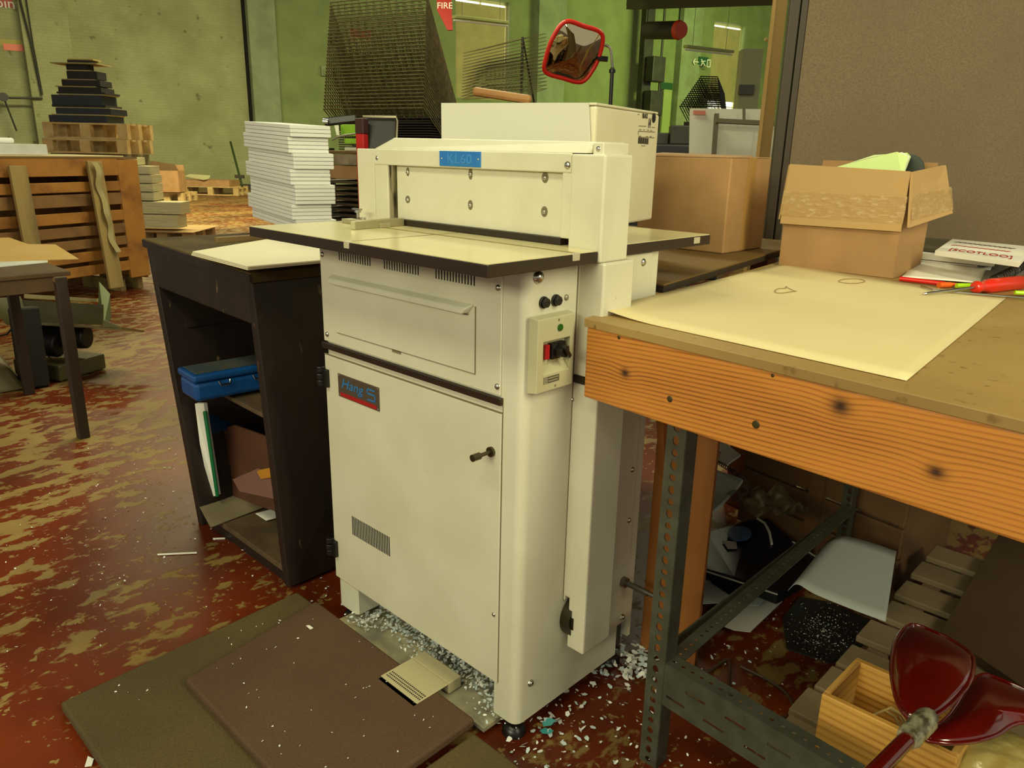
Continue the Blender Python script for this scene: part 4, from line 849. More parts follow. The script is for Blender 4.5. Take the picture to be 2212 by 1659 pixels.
pen('marker_pen', 'red marker pen lying in front of the blank open pad', (1944, 602), (2040, 613), .006, mat('marker_red', (.85, .12, .08), rough=.3))
pen('marker_pen', 'orange marker pen end beside the red marker', (2028, 616), (2052, 615), .007, mat('marker_orange', (.92, .40, .10), rough=.35), tip=mat('marker_orange', (.9, .4, .1)))
pen('highlighter_pen', 'yellow-green highlighter between orange marker and screwdriver', (2066, 617), (2106, 617), .006, mat('marker_lime', (.70, .88, .12), rough=.3))
pen('highlighter_pen', 'yellow-green pen showing at the frame edge under the screwdriver', (2192, 632), (2240, 634), .005, mat('marker_lime', (.7, .88, .12)))
t = T('screwdriver', 'screwdriver with fluted red handle on the workbench', 'screwdriver', P(2105, 625, z=.96))
a, c_, e_ = P(2000, 634, z=.957), P(2104, 621, z=.966), P(2235, 607, z=.966); dv = (e_-c_).normalized()
b = B(); b.cyl(a, c_, .0032, 10); b.cyl(a, a-(c_-a).normalized()*.008, .0032, 10, .001); b.build('shaft', m_chrome, t, smooth=40)
def handle(b, c_, dv, prof, n=24):
    s1 = dv.orthogonal().normalized(); s2 = dv.cross(s1); vs = []
    for (l, r) in prof: vs += [c_+dv*l+(s1*cos(2*pi*i/n)+s2*sin(2*pi*i/n))*r*(1-.10*(l > .04)*(i % 4 == 0)) for i in range(n)]
    b.add(vs, [(j*n+i, j*n+(i+1) % n, (j+1)*n+(i+1) % n, (j+1)*n+i) for j in range(len(prof)-1) for i in range(n)]+[list(range(n)), [(len(prof)-1)*n+i for i in range(n)]])
b = B(); handle(b, c_, dv, [(0, .010), (.008, .0150), (.016, .014), (.026, .012), (.040, .013), (.052, .017), (.07, .018), (.19, .018), (.2, .012)]); b.build('handle', mat('red_handle', (.88, .18, .10), rough=.25, coat=.3), t, smooth=50)
b = B(); p0, p1, p2 = P(1990, 618, z=.955), P(2016, 627, z=.956), P(2240, 646, z=.956); b.tube([p0, p1, (p1+p2)/2, p2], .0026, 8)
b.build('steel_rod', m_chrome, smooth=40, label='thin bent steel rod lying in front of the screwdriver', cat='rod')
# ================================================================== UNDER THE WORKBENCH
m_pal = mat('grey_pallet_wood', (.52, .45, .34), (.44, .37, .27), sc=6, rough=.75, st=(.3, 1, 1), bump=.2)
t = T('pallet', 'grey slatted wooden pallet on the floor under the workbench', 'pallet', (0, 1.8, 0))
ys = [1.276, 1.358+.03, 1.50, 1.615, 1.755, 1.885, 2.02, 2.165, 2.30]
for i, y in enumerate(ys):
    b = B(); dx = random.uniform(-.006, .006); b.box(-.491+dx, .45, y, y+.098, .122, .140); b.build('slat', m_pal, t, bev=.003)
for x in (-.46, -.02, .40):
    b = B(); b.box(x, x+.045, 1.28, 2.39, .022, .1215); b.build('stringer', m_pal, t)
    b = B(); b.box(x-.02, x+.07, 1.28, 2.39, .002, .0215); b.build('runner', m_pal, t)
b = B(); b.slab([P(2165, 1142, z=.1625), P(2032, 1363, z=.1625), P(2330, 1565, z=.1625), P(2480, 1330, z=.1625)], .018)
b.build('brown_hardboard', mat('hardboard_brown', (.32, .24, .15), (.28, .21, .135), sc=3, rough=.6), bev=.001, label='brown hardboard panel lying across the pallet at lower right', cat='board')
# small open wooden box
k = V((-.412, 1.318, .1415)); ax = V((1, .02, 0)).normalized(); ay = V((.03, 1, 0)).normalized(); w_, d_, h_ = .235, .165, .122; th = .013
t = T('wooden_box', 'small open pine box with a bit of cord inside on pallet', 'box', k+ax*w_/2+ay*d_/2)
m_pb = wood('pine_box_wood', (.82, .62, .30), (.62, .40, .14), 'x', 420, 5, .5, bump=.08)
m_pb2 = wood('pine_box_wood_cross', (.80, .62, .32), (.64, .43, .18), 'y', 420, 5, .5, bump=.08)
for nm, o, a, c_ in (('front_side', k, ax*w_, ay*th), ('back_side', k+ay*(d_-th), ax*w_, ay*th)):
    b = B(); bx(b, o, a, c_, 0, 0, h_); b.build('side', m_pb, t, bev=.002)
for o in (k+ay*th, k+ax*(w_-th)+ay*th):
    b = B(); bx(b, o, ax*th, ay*(d_-2*th), 0, 0, h_); b.build('side', m_pb2, t, bev=.001)
b = B(); bx(b, k+ax*th+ay*th, ax*(w_-2*th), ay*(d_-2*th), 0, .001, .006); b.build('bottom', m_pb, t)
b = B(); o = k+V((0, 0, .075))
pts = [o+ax*x+ay*y+V((0, 0, z)) for x, y, z in ((.06, .02, -.01), (.075, .05, .01), (.09, .08, .016), (.11, .085, .008), (.135, .06, .0), (.16, .03, -.004), (.19, .022, -.02), (.2, .04, -.05))]
b.tube(pts, .0025, 6); b.tube([p+V((.008, .012, .004)) for p in pts], .0025, 6); b.tube([p+V((.0, .022, -.006)) for p in pts[2:]], .0025, 6)
b.build('cord', mat('hemp_cord', (.62, .52, .30), rough=.8), smooth=50, label='pale cord curling inside the small pine box', cat='cord')
# two dark red glossy dustpans, the first with a taped handle
m_dp = mat('dark_red_gloss', (.42, .05, .035), (.33, .03, .02), sc=5, rough=.16, coat=.8)
def dustpan(name, label, outline, cen, zc, hump, zf=None, rim=.004, group=None):
    t = T(name, label, 'dustpan', P(*cen, z=zc))
    pts = [P(x, y, z=z) for x, y, z in outline]; c_ = sum(pts, V((0, 0, 0)))/len(pts); n = len(pts); b = B()
    # smooth outline
    sm = []
    for i in range(n):
        p0, p1, p2, p3 = pts[i-1], pts[i], pts[(i+1) % n], pts[(i+2) % n]
        for s_ in range(4):
            u = s_/4; sm.append(.5*((2*p1)+(p2-p0)*u+(2*p0-5*p1+4*p2-p3)*u*u+(3*p1-p0-3*p2+p3)*u**3))
    n = len(sm); R_ = 7; vs = []
    for r in range(R_):
        f = 1-r/R_; vs += [c_+(p-c_)*f+V((0, 0, hump*(1-f**2.2))) for p in sm]
    vs.append(c_+V((0, 0, hump)))
    fs = [(r*n+i, r*n+(i+1) % n, (r+1)*n+(i+1) % n, (r+1)*n+i) for r in range(R_-1) for i in range(n)]+[((R_-1)*n+i, (R_-1)*n+(i+1) % n, R_*n) for i in range(n)]
    b.add(vs, fs); b.build('pan', m_dp, t, solid=.003, smooth=60)
    b = B(); b.tube(sm+[sm[0]], rim, 6); b.build('rim', m_dp, t, smooth=60)
    return t
dp1 = dustpan('dustpan', 'upper dark red glossy dustpan with its handle wrapped in tape', [(1978, 1556, .365), (1945, 1530, .365), (1929, 1480, .36), (1926, 1430, .35), (1937, 1380, .34), (1968, 1350, .33), (2020, 1366, .335), (2070, 1392, .34), (2102, 1420, .345), (2098, 1465, .355), (2070, 1505, .36), (2030, 1540, .365)], (2000, 1450), .35, .020)
dp2 = dustpan('dustpan', 'lower dark red glossy dustpan reaching to the right frame edge', [(1996, 1590, .295), (2050, 1545, .29), (2110, 1462, .275), (2165, 1470, .27), (2270, 1520, .27), (2290, 1560, .27), (2200, 1562, .275), (2150, 1590, .285), (2090, 1604, .29), (2030, 1604, .295)], (2150, 1540), .28, .016)
h0, h1 = P(2000, 1556, z=.372), P(1868, 1690, z=.378)
b = B(); b.cyl(h0, h1, .0125, 16, .0135); b.dome(h1, (h1-h0).normalized(), .0135, .008, 16); b.build('handle', m_dp, dp1, smooth=50)
dv = (h1-h0); b = B(); s1 = dv.normalized().orthogonal().normalized(); s2 = dv.normalized().cross(s1); n = 20; vs = []
for j in range(9):
    f = -.06+j*.05; vs += [h0+dv*f+(s1*cos(2*pi*i/n)+s2*sin(2*pi*i/n))*(.0185-.0028*(j in (0, 8))+random.uniform(-.0012, .0012)) for i in range(n)]
b.add(vs, [(j*n+i, j*n+(i+1) % n, (j+1)*n+(i+1) % n, (j+1)*n+i) for j in range(8) for i in range(n)]+[list(range(n)), [8*n+i for i in range(n)]])
b.build('tape_wrap', mat('silvery_tape', (.70, .68, .56), (.35, .32, .24), sc=45, rough=.25, metal=.3, lo=.4, hi=.6, bump=.5), dp1, smooth=60, label='crumpled silvery tape')
# plastic bag at the corner
b = B(); c0 = P(2215, 1700, z=.20)
def bagf(u, v):
    a = 2*pi*u; r = .115*(sin(pi*v)**.8+.001)*(1+.12*sin(4*a+6*v)+.08*sin(11*a-9*v)+.04*sin(23*a+17*v)); return c0+V((cos(a)*r*1.25, sin(a)*r, .055*cos(pi*v)+.006*sin(5*a+9*v)*sin(pi*v)))
b.grid(bagf, 40, 16); b.build('plastic_bag', mat('yellowish_bag', (.72, .66, .42), (.60, .52, .28), sc=18, rough=.2, bump=.7, bsc=50), smooth=70, label='crumpled yellowish plastic bag in the bottom right corner', cat='bag')
# curled grey-white sheet over the pallet edge
bot = [P(1702, 1276, z=.215), P(1722, 1262, z=.245), P(1760, 1283, z=.235), P(1835, 1314, z=.21), P(1913, 1343, z=.19)]
top_ = [P(1790, 1168, z=.235), P(1812, 1158, z=.265), P(1845, 1162, z=.26), P(1890, 1175, z=.24), P(1936, 1191, z=.21)]
def crv(ps, u):
    x = u*(len(ps)-1); i = min(int(x), len(ps)-2); f = x-i
    p0, p1, p2, p3 = ps[max(i-1, 0)], ps[i], ps[i+1], ps[min(i+2, len(ps)-1)]
    return .5*((2*p1)+(p2-p0)*f+(2*p0-5*p1+4*p2-p3)*f*f+(3*p1-p0-3*p2+p3)*f**3)
b = B(); b.grid(lambda u, v: crv(bot, u)*(1-v)+crv(top_, u)*v, 24, 8); b.build('curled_sheet', mat('dull_white_sheet', (.66, .68, .66), rough=.6), solid=.001, smooth=70, label='dull white sheet curled up over the pallet edge under the bench', cat='sheet')
b = B(); b.slab([P(1728, 1288, z=.006), P(1790, 1300, z=.006), P(1905, 1350, z=.006), P(1850, 1405, z=.006), P(1793, 1432, z=.006), P(1700, 1400, z=.006), P(1690, 1335, z=.006)][::-1], .004)
b.build('black_sheet', mat('black_sheet_dusty', (.10, .09, .09), (.16, .15, .14), sc=8, rough=.6), label='black sheet with white dust on the floor below the curled sheet', cat='sheet')
def dust(): p = P(random.gauss(1775, 34), random.gauss(1365, 30), z=.0085); return (p.x, p.y, .0085+random.random()*.004)
chips(500, dust, .0008, .003, 2).build('white_dust', m_chip[:2], label='white paper dust lying on the black sheet', cat='paper dust', kind='stuff')
# dark book with blue picture, white sheets beneath
t = T('dark_book', 'near-black glossy book with a blue picture lying under the bench', 'book', P(1630, 1200, z=.05))
m_db = mat('near_black_cover', (.05, .055, .09), rough=.3); zt = .085
b = B(); b.slab([P(1520, 1228, z=zt), P(1585, 1246, z=zt), P(1680, 1283, z=zt), P(1735, 1252, z=zt), P(1768, 1205, z=zt), P(1712, 1170, z=zt), P(1660, 1120, z=zt+.01), P(1620, 1122, z=zt+.01), P(1525, 1150, z=zt)], .035); b.build('cover', m_db, t, bev=.003)
b = B(); b.slab([P(1597+26*cos(a), 1155+15*sin(a), z=zt+.012) for a in [2*pi*i/16 for i in range(16)]], .006); b.build('blue_picture', mat('blue_blur', (.16, .28, .50), (.35, .45, .6), sc=30, rough=.5), t)
b = B(); b.slab([P(1560, 1170, z=zt+.006), P(1590, 1172, z=zt+.006), P(1592, 1186, z=zt+.006), P(1572, 1186, z=zt+.006)], .004); b.build('pale_patch', m_paper2, t)
b = B(); b.tube([P(1636, 1120, z=zt+.014), P(1652, 1130, z=zt+.014), P(1662, 1150, z=zt+.013), P(1667, 1175, z=zt+.006)], .0045, 6); b.build('white_arc', m_paper2, t, smooth=50)
b = B(); b.bar(P(1519, 1232, z=zt+.002), P(1680, 1284, z=zt+.002), .004, .003); b.bar(P(1712, 1170, z=zt+.002), P(1768, 1206, z=zt+.002), .004, .003); b.build('pale_edge', m_paper2, t)
def sheet(name, label, pts, z, m, cat='paper', th=.002):
    b = B(); b.slab([P(x, y, z=z) for x, y in pts], th); return b.build(name, m, label=label, cat=cat)
m_dim = mat('pale_blueish_paper', (.70, .74, .74), rough=.65)
sheet('white_sheet', 'white sheet showing below the dark book next to brown leg', [(1508, 1225), (1570, 1250), (1665, 1282), (1640, 1310), (1575, 1302), (1500, 1306)], .045, m_dim)
sheet('white_sheet', 'white sheet corner poking toward the slotted side rail', [(1602, 1275), (1672, 1285), (1690, 1300), (1620, 1366), (1585, 1362), (1546, 1347), (1575, 1305)], .036, m_paper2)
t = sheet('dark_folder', 'thin dark green folder corner jutting from below the dark book', [(1519, 1236), (1640, 1268), (1584, 1290), (1540, 1262)], .048, mat('dark_green_folder', (.07, .10, .11), rough=.4), cat='folder')
# dark crate with spiral books on top
m_crt = wood('dark_crate_wood', (.42, .30, .17), (.30, .20, .11), 'x', 30, 3, .8, bump=.15)
cr = T('wooden_crate', 'brown plank crate standing behind the books under the workbench', 'crate', (-.75, 2.6, 0))
c0 = V((-1.12, 2.36, 0)); u1 = V((.985, -.17, 0)).normalized(); v1 = V((.17, .985, 0)).normalized()
for i in range(3):
    b = B(); bx(b, c0, u1*.57, v1*.018, 0, .01+i*.105, .105+i*.105); b.build('plank', m_crt, cr, bev=.003)
for o, a, c_ in ((c0, u1*.02, v1*.3), (c0+u1*.55, u1*.02, v1*.3)):
    b = B(); bx(b, o+v1*.018, a, c_, 0, 0, .32); b.build('end_board', m_crt, cr)
b = B(); bx(b, c0+u1*.27-v1*.02, u1*.05, v1*.02, 0, .0, .32); b.build('upright', m_crt, cr)
b = B(); bx(b, c0, u1*.57, v1*.34, 0, .321, .333); b.build('lid', mat('crate_lid_brown', (.55, .42, .26), (.45, .32, .19), sc=6, rough=.8), cr)
t = T('spiral_notebook', 'white spiral notebook with a red symbol on the brown crate', 'notebook', P(1560, 1000, z=.36))
b = B(); b.slab([P(1520, 1005, z=.352), P(1605, 1035, z=.352), P(1592, 1052, z=.352), P(1560, 1085, z=.352), P(1515, 1125, z=.352)][::-1], .012); b.build('pages', m_dim, t)
b = B(); b.slab([P(1528, 945, z=.36), P(1545, 940, z=.36), P(1600, 982, z=.36), P(1570, 1003, z=.36), P(1525, 985, z=.36)][::-1], .006); b.build('cover', m_paper2, t)
b = B(); b.slab([P(1544, 975, z=.3645), P(1558, 980, z=.3645), P(1552, 970, z=.3645)], .001); b.slab([P(1538, 984, z=.3645), P(1557, 983, z=.3645), P(1549, 992, z=.3645), P(1540, 990, z=.3645)], .001); b.build('red_symbol', m_redtxt, t)
b = B(); a0, a1 = P(1528, 985, z=.368), P(1606, 1032, z=.362); dv = (a1-a0).normalized(); sd = dv.cross(V((0, 0, 1)))
b.tube([a0+dv*((a1-a0).length*i/160)+sd*cos(i/8*2*pi)*.006+V((0, 0, .006*sin(i/8*2*pi))) for i in range(160)], .0012, 4); b.build('coil', m_black, t)
# crumpled clear wrap
b = B(); c0 = P(1655, 1085, z=.36)
b.grid(lambda u, v: c0+V(((u-.5)*.18, (v-.5)*.14, .03*sin(9*u+3*v)*cos(7*v)+random.uniform(0, .015))), 14, 12); b.build('plastic_wrap', mat('clear_wrap', (.30, .26, .19), (.6, .55, .45), sc=40, rough=.2, lo=.5, hi=.75, alpha=.55), smooth=50, label='crumpled clear plastic wrap lying on the brown crate', cat='wrap')
# cable loop
b = B(); pts = [P(x, y, z=.007) for x, y in ((1446, 1360), (1470, 1395), (1500, 1440), (1530, 1450), (1573, 1425), (1575, 1480), (1583, 1530), (1600, 1552), (1640, 1564), (1680, 1556), (1712, 1535), (1700, 1500), (1660, 1470), (1600, 1440))]
b.tube([crv(pts, i/80) for i in range(81)], .004, 6); b.build('power_cable', mat('brown_cable', (.28, .2, .13), rough=.5), smooth=60, label='brown cable looping on the red floor under the bench', cat='cable')

# ================================================================== PARTITION SCREEN
sA = V((-1.222, 2.66, 0)); sd_ = V((.84, .54, 0)).normalized(); sn = V((.54, -.84, 0)).normalized()
t = T('partition_screen', 'tall grey brown fabric partition screen behind the workbench', 'screen', sA+sd_*.9)
m_fab = mat('screen_fabric', (.47, .40, .31), (.44, .37, .285), sc=3, rough=.95, det=6, bump=.3, bsc=400, fine=((.41, .35, .265), 200, .4, .65))
b = B(); bx(b, sA, sd_*2.1, -sn*.04, 0, .12, 2.25); b.build('fabric_panel', m_fab, t)
m_fr = mat('screen_frame', (.22, .17, .11), rough=.45)
b = B(); bx(b, sA-sd_*.022+sn*.006, sd_*.020, -sn*.052, 0, 0, 2.27); b.build('edge_post', m_fr, t, bev=.003)
b = B(); bx(b, sA-sd_*.058+sn*.004, sd_*.032, -sn*.05, 0, 0, 2.27); b.build('edge_post', m_fr, t, bev=.004)
b = B(); bx(b, sA, sd_*2.1, -sn*.05, 0, 2.25, 2.28); b.build('top_rail', m_fr, t)
for u in (.2, 1.9):
    b = B(); bx(b, sA+sd_*u+sn*.1, sd_*.05, -sn*.25, 0, 0, .03); bx(b, sA+sd_*u-sn*.0, sd_*.05, -sn*.04, 0, .03, .12); b.build('foot', m_fr, t)
m_post = wood('pale_post_wood', (.62, .50, .28), (.54, .42, .22), 'z', 40, 3, .7, bump=.05)
p = P(1652, 300, d=4.4); b = B(); b.rbox((p.x, p.y, 1.6), .062, .062, 3.2, R(45)); b.dome(P(1655, 86, d=4.35), -_c, .012, .004)
b.build('wooden_post', m_post, label='pale wooden post left of the fabric partition screen', cat='post')
# ================================================================== BEHIND THE MACHINE
# white panel with a clamp frame
D = 5.2
def Q(x, y, d=D): return P(x, y, d=d)
t = T('whiteboard', 'white board with red label standing behind the brown cartons', 'panel', V((Q(1575, 300).x, Q(1575, 300).y, 0)))
b = B(); b.slab([Q(1489, 420), Q(1672, 425), Q(1672, 236), Q(1492, 234)], .03); b.build('board', mat('panel_white', (.74, .72, .66), (.70, .68, .61), sc=3, rough=.5), t)
b = B(); b.slab([Q(1498, 247, D-.02), Q(1524, 248, D-.02), Q(1524, 239, D-.02), Q(1498, 238, D-.02)], .004); b.build('red_label', mat('faded_red_label', (.66, .38, .30), rough=.6), t)
m_bat = mat('grey_batten', (.36, .32, .24), rough=.6)
b = B(); b.bar(Q(1548, 246, D-.08), Q(1536, 420, D-.08), .03, .02, (0, 0, 1) if 0 else _c); b.build('batten', m_bat, t)
b = B(); b.bar(Q(1546, 261, D-.12), Q(1672, 267, D-.12), .028, .02, _c); b.build('batten', m_bat, t)
b = B(); b.bar(Q(1607, 234, D-.1), Q(1607, 262, D-.1), .018, .01, _c); b.bar(Q(1643, 268, D-.1), Q(1636, 335, D-.1), .008, .01, _c); b.build('strap', m_bat, t)
for x in (1500, 1660):
    b = B(); p = Q(x, 400); b.box(p.x-.02, p.x+.02, p.y-.02, p.y+.02, 0, p.z); b.build('leg', m_bat, t)
# dark low machines in the far bay
t = T('dark_machine', 'low black printing machine standing behind the white box', 'machine', V((Q(1440, 300, 8).x, Q(1440, 300, 8).y, 0)))
p = Q(1448, 330, 8); b = B(); b.rbox((p.x, p.y, .68), 1.1, .6, 1.36, R(40)); b.build('body', mat('black_blue_metal', (.10, .10, .11), rough=.5), t, bev=.02)
p = Q(1472, 250, 8.1); b = B(); b.rbox((p.x, p.y, 1.46), .22, .2, .19, R(40)); b.rbox((p.x-.2, p.y-.1, 1.42), .2, .15, .12, R(40)); b.build('hopper', m_dk, t, bev=.01)
# paper piles & crates in the far green bay
for i, (x, y, d, s, h, c_, lb) in enumerate(((1440, 300, 15, .9, 1.25, (.36, .36, .2), 'greenish pile of goods below the green-headed notice'),)):
    p = Q(x, y, d); b = B()
    for j in range(6): b.rbox((p.x+random.uniform(-.05, .05), p.y+random.uniform(-.05, .05), (j+.5)*h/6), s*random.uniform(.85, 1), s*random.uniform(.8, 1), h/6*.96, R(40+random.uniform(-6, 6)))
    b.build('goods_pile', mat('pile_%d' % i, c_, rough=.8), label=lb, cat='pile')
# pale cabinet & column by far window
p = Q(1612, 210, 11); b = B(); b.rbox((p.x, p.y, 1.35), .28, .3, 2.7, R(40)); b.rbox(Q(1612, 194, 10.8), .2, .1, .13, R(40), mi=1); b.build('pale_column', [mat('pale_column', (.50, .50, .36), rough=.6), m_dk], label='pale column with dark box right of the far window', cat='column')

# wire drying racks
m_wire = mat('rack_wire', (.46, .42, .27), (.36, .32, .20), sc=30, rough=.45, metal=.5)
m_wired = mat('rack_wire_dark', (.16, .13, .09), rough=.6, metal=.3)
def rack(name, label, fn, n, ncross, r, m, nside=0, rows=5):
    t = T(name, label, 'drying rack', fn(0, 0, 0)*0+V((fn(0, .5, 0).x, fn(0, .5, 0).y, 0)))
    for k in range(n):
        b = B(); L0, L1, B0, B1 = fn(k, 0, 0), fn(k, 1, 0), fn(k, 0, 1), fn(k, 1, 1)
        b.tube([L0, L1], r*1.5, 5); b.tube([L1, B1], r*1.3, 4); b.tube([L0, B0], r*1.3, 4); b.tube([B0, B1], r, 4)
        for j in range(1, ncross): b.tube([L0.lerp(L1, j/ncross), B0.lerp(B1, j/ncross)], r*.6, 4)
        for j in range(1, rows): b.tube([L0.lerp(B0, j/rows), L1.lerp(B1, j/rows)], r*.6, 4)
        b.build('shelf', m, t)
    return t
hx = V((.976, .218, 0)).normalized()                    # along the front rails, left to right
hb = V((-.218, .976, 0)).normalized()                    # to the back
RD = 4.3
def fr1(k, u, w_):
    # front-right corners climb; shelves fan downwards towards the back
    py = 233 - 8.05*k; zc = P(915+.2*k, py, d=RD); wide = .77*(1-.0015*k)
    p = zc - hx*wide*(1-u)
    if w_:
        a = R(40+.75*k); ln = .66; p = p + hb*cos(a)*ln - V((0, 0, 1))*sin(a)*ln + hx*.0
    return p
t = rack('drying_rack', 'large dark wire drying rack with fanned shelves behind the white box', fr1, 32, 13, .0028, m_wire, rows=6)
for k in range(0, 14):
    b = B(); z = 1.43-.014*k; p = P(912, 236, d=RD); p = V((p.x, p.y, z)); c_ = [p-hx*.74+hb*.10, p+hb*.06, p+hb*.64, p-hx*.74+hb*.60]; b.slab(c_, .006); b.build('closed_shelf', m_wired, t)
pb = P(915, 300, d=RD)
b = B()
for u, v in ((0, .05), (-.76, .05), (0, .62), (-.76, .62)): q = pb+hx*u+hb*v; b.box(q.x-.015, q.x+.015, q.y-.015, q.y+.015, 0, 1.25)
b.build('stand', m_wired, t)
RD2 = 7.0
def fr2(k, u, w_):
    L0, R0 = P(997+.3*k, 214-6.6*k, d=RD2), P(1129-.1*k, 208-8.3*k, d=RD2)
    p = L0*(1-u)+R0*u
    if w_: p = p+hb*.45+V((0, 0, .10))
    return p+V((0, 0, -.10*sin(pi*u)))
t2 = rack('drying_rack', 'smaller pale wire drying rack before the large window', fr2, 16, 14, .003, mat('rack_wire_pale', (.40, .37, .22), rough=.5, metal=.3), rows=3)
b = B(); p = P(1129, 80, d=RD2); b.tube([V((p.x, p.y, 0)), V((p.x, p.y, p.z))], .012, 6); b.tube([p, p+hb*.4-V((0, 0, .9))], .008); b.build('post', m_wired, t2)
def fr3(k, u, w_):
    L0, R0 = P(1513-3.2*(k), 165+4.6*k, d=13), P(1550+.5*k, 166+4.6*k, d=13)
    return (L0*(1-u)+R0*u) + (hb*.5-V((0, 0, .25)) if w_ else V((0, 0, 0)))
t3 = rack('drying_rack', 'distant black drying rack against the far green window', fr3, 15, 6, .006, m_wired, rows=3)
p = P(1520, 230, d=13); b = B(); b.rbox((p.x, p.y, .9), .6, .5, 1.8, R(30)); b.build('stand', m_wired, t3)

# trolley / red post, green cartons, slat pile left behind the head
DB = 3.4
def S(x, y, d=DB): return P(x, y, d=d)
t = T('slat_pile', 'pile of thin dark trays behind the tall booklet stack', 'pile', V((S(760, 430).x, S(760, 430).y, 0)))
m_tray2 = mat('tray_brown', (.32, .26, .15), (.24, .19, .10), sc=8, rough=.6)
zt_ = S(760, 388).z; c_ = S(768, 430); n = 46
for i in range(n):
    b = B(); z = zt_*(i+.5)/n; b.rbox((c_.x+hb.x*.15+random.uniform(-.006, .006), c_.y+hb.y*.15+random.uniform(-.006, .006), z), .44, .30, .011, math.atan2(hx.y, hx.x)); b.build('tray', m_tray2, t)
def boxat(name, label, x0, x1, y0, y1, dep, m, d=DB, cat='carton', bev=.003, dz=0.0):
    a, c_ = S(x0, y1, d), S(x1, y1, d); top = S((x0+x1)/2, y0, d).z; bot = S((x0+x1)/2, y1, d).z+dz
    L_ = (c_-a); L_.z = 0; L_ = L_.length
    mid = (a+c_)/2; e = hx; o = V((mid.x, mid.y, 0))-e*L_/2*1.04
    b = B(); bx(b, o, e*L_*1.04, hb*dep, 0, bot, top); return b.build(name, m, label=label, cat=cat, bev=bev)
boxat('brown_carton', 'flat brown carton on top of the dark tray pile', 702, 800, 358, 387, .3, m_card)
boxat('wrapped_block', 'greyish plastic wrapped block above the flat brown carton', 705, 800, 333, 357, .28, mat('wrapped_grey', (.52, .45, .33), (.66, .60, .48), sc=14, rough=.3), cat='package')
boxat('wooden_board', 'thin brown board under the green boxes', 690, 800, 326, 332, .34, mat('brown_board_b', (.46, .35, .18), rough=.6), cat='board')
m_gw = mat('green_box_white', (.82, .82, .72), rough=.5)
boxat('green_box', 'lower lime green box with white foot left of the red post', 737, 800, 299, 325, .14, m_green, d=DB+.02, dz=.028)
boxat('white_carton', 'white base carton under the lower lime green box', 737, 800, 318.5, 326, .14, m_gw, d=DB+.02)
gbx = boxat('green_box', 'upper lime green box with white edge below the black bar', 731, 775, 269, 296, .12, m_green, d=DB+.02, dz=.004)
b = B(); b.slab([S(722, 270, DB-.02), S(727, 292, DB-.02), S(733, 292, DB-.02), S(731, 269, DB-.02)], .004); b.build('white_flap', m_gw, gbx)
b = B(); b.tube([S(717, 303, DB-.1), S(728, 296, DB-.1), S(745, 292, DB-.1), S(770, 289, DB-.1)], .004, 6); b.build('grey_wire', mat('grey_wire', (.45, .42, .33), rough=.5), label='bent grey wire crossing before the lime green boxes', cat='wire')
t = T('red_trolley', 'red upright trolley post with black bar and wire guard', 'trolley', V((S(781, 300, 3.1).x, S(781, 300, 3.1).y, 0)))
p = S(782, 300, 3.1); ztop = S(782, 256, 3.1).z
b = B(); b.rbox((p.x, p.y, (ztop-.06)/2), .042, .03, ztop-.06, math.atan2(hx.y, hx.x)); b.build('post', m_redp, t, bev=.003)
b = B(); b.rbox((p.x, p.y, ztop-.03), .044, .032, .06, math.atan2(hx.y, hx.x)); b.build('post_cap', mat('dark_red_cap', (.22, .08, .05), rough=.5), t, bev=.003)
b = B(); b.bar(S(701, 264, 3.1), S(770, 256, 3.1), .03, .022, _c); b.build('black_bar', m_black, t, bev=.004)
b = B(); b.cyl(S(698, 262, 3.08), S(709, 263, 3.08), .010, 10); b.build('bar_end', m_chrome, t, smooth=40)
b = B(); b.tube([S(784, 252, 3.1), S(856, 253, 3.1), S(858, 262, 3.1), S(855, 330, 3.1)], .005, 6); b.build('guard_wire', mat('pale_wire', (.55, .52, .42), rough=.35, metal=.6), t, smooth=50)
b = B(); b.slab([S(792, 254, 3.12), S(792, 330, 3.12), S(852, 330, 3.12), S(854, 256, 3.12)], .004); b.build('guard_mesh', mat('dark_guard', (.10, .085, .06), rough=.5), t)

# ================================================================== CONVEX MIRROR ON ITS STAND
MD = 4.6
m_mir = mat('mirror_face', (.80, .76, .62), rough=.03, metal=1)
mo = [(1222, 47), (1262, 57), (1300, 73), (1297, 113), (1281, 150), (1256, 177), (1216, 169), (1178, 155), (1180, 122), (1196, 78)]
mp = [P(x, y, d=MD+(y-112)*.0017+(x-1240)*.0008) for x, y in mo]; c_ = sum(mp, V((0, 0, 0)))/len(mp)
t = T('safety_mirror', 'red-framed convex safety mirror on a slim stand', 'mirror', V((P(1323, 200, d=MD).x, P(1323, 200, d=MD).y, 0)))
def cat_(pts, k=6):
    n = len(pts); o = []
    for i in range(n):
        p0, p1, p2, p3 = pts[i-1], pts[i], pts[(i+1) % n], pts[(i+2) % n]
        corner = i in (0, 2, 5, 7)
        for s_ in range(k):
            u = s_/k; o.append(.5*((2*p1)+(p2-p0)*u+(2*p0-5*p1+4*p2-p3)*u*u+(3*p1-p0-3*p2+p3)*u**3))
    return o
sm = cat_(mp); n = len(sm); nrm = (mp[2]-mp[7]).cross(mp[0]-mp[5]); nrm = nrm if nrm.dot(_c) < 0 else -nrm; nrm.normalize(); vs = []
for r in range(8):
    f = 1-r/8; vs += [c_+(p-c_)*f+nrm*.045*(1-f*f) for p in sm]
vs.append(c_+nrm*.045)
b = B(); b.add(vs, [(r*n+i, r*n+(i+1) % n, (r+1)*n+(i+1) % n, (r+1)*n+i) for r in range(7) for i in range(n)]+[(7*n+i, 7*n+(i+1) % n, 8*n) for i in range(n)]); b.build('glass', m_mir, t, smooth=80)
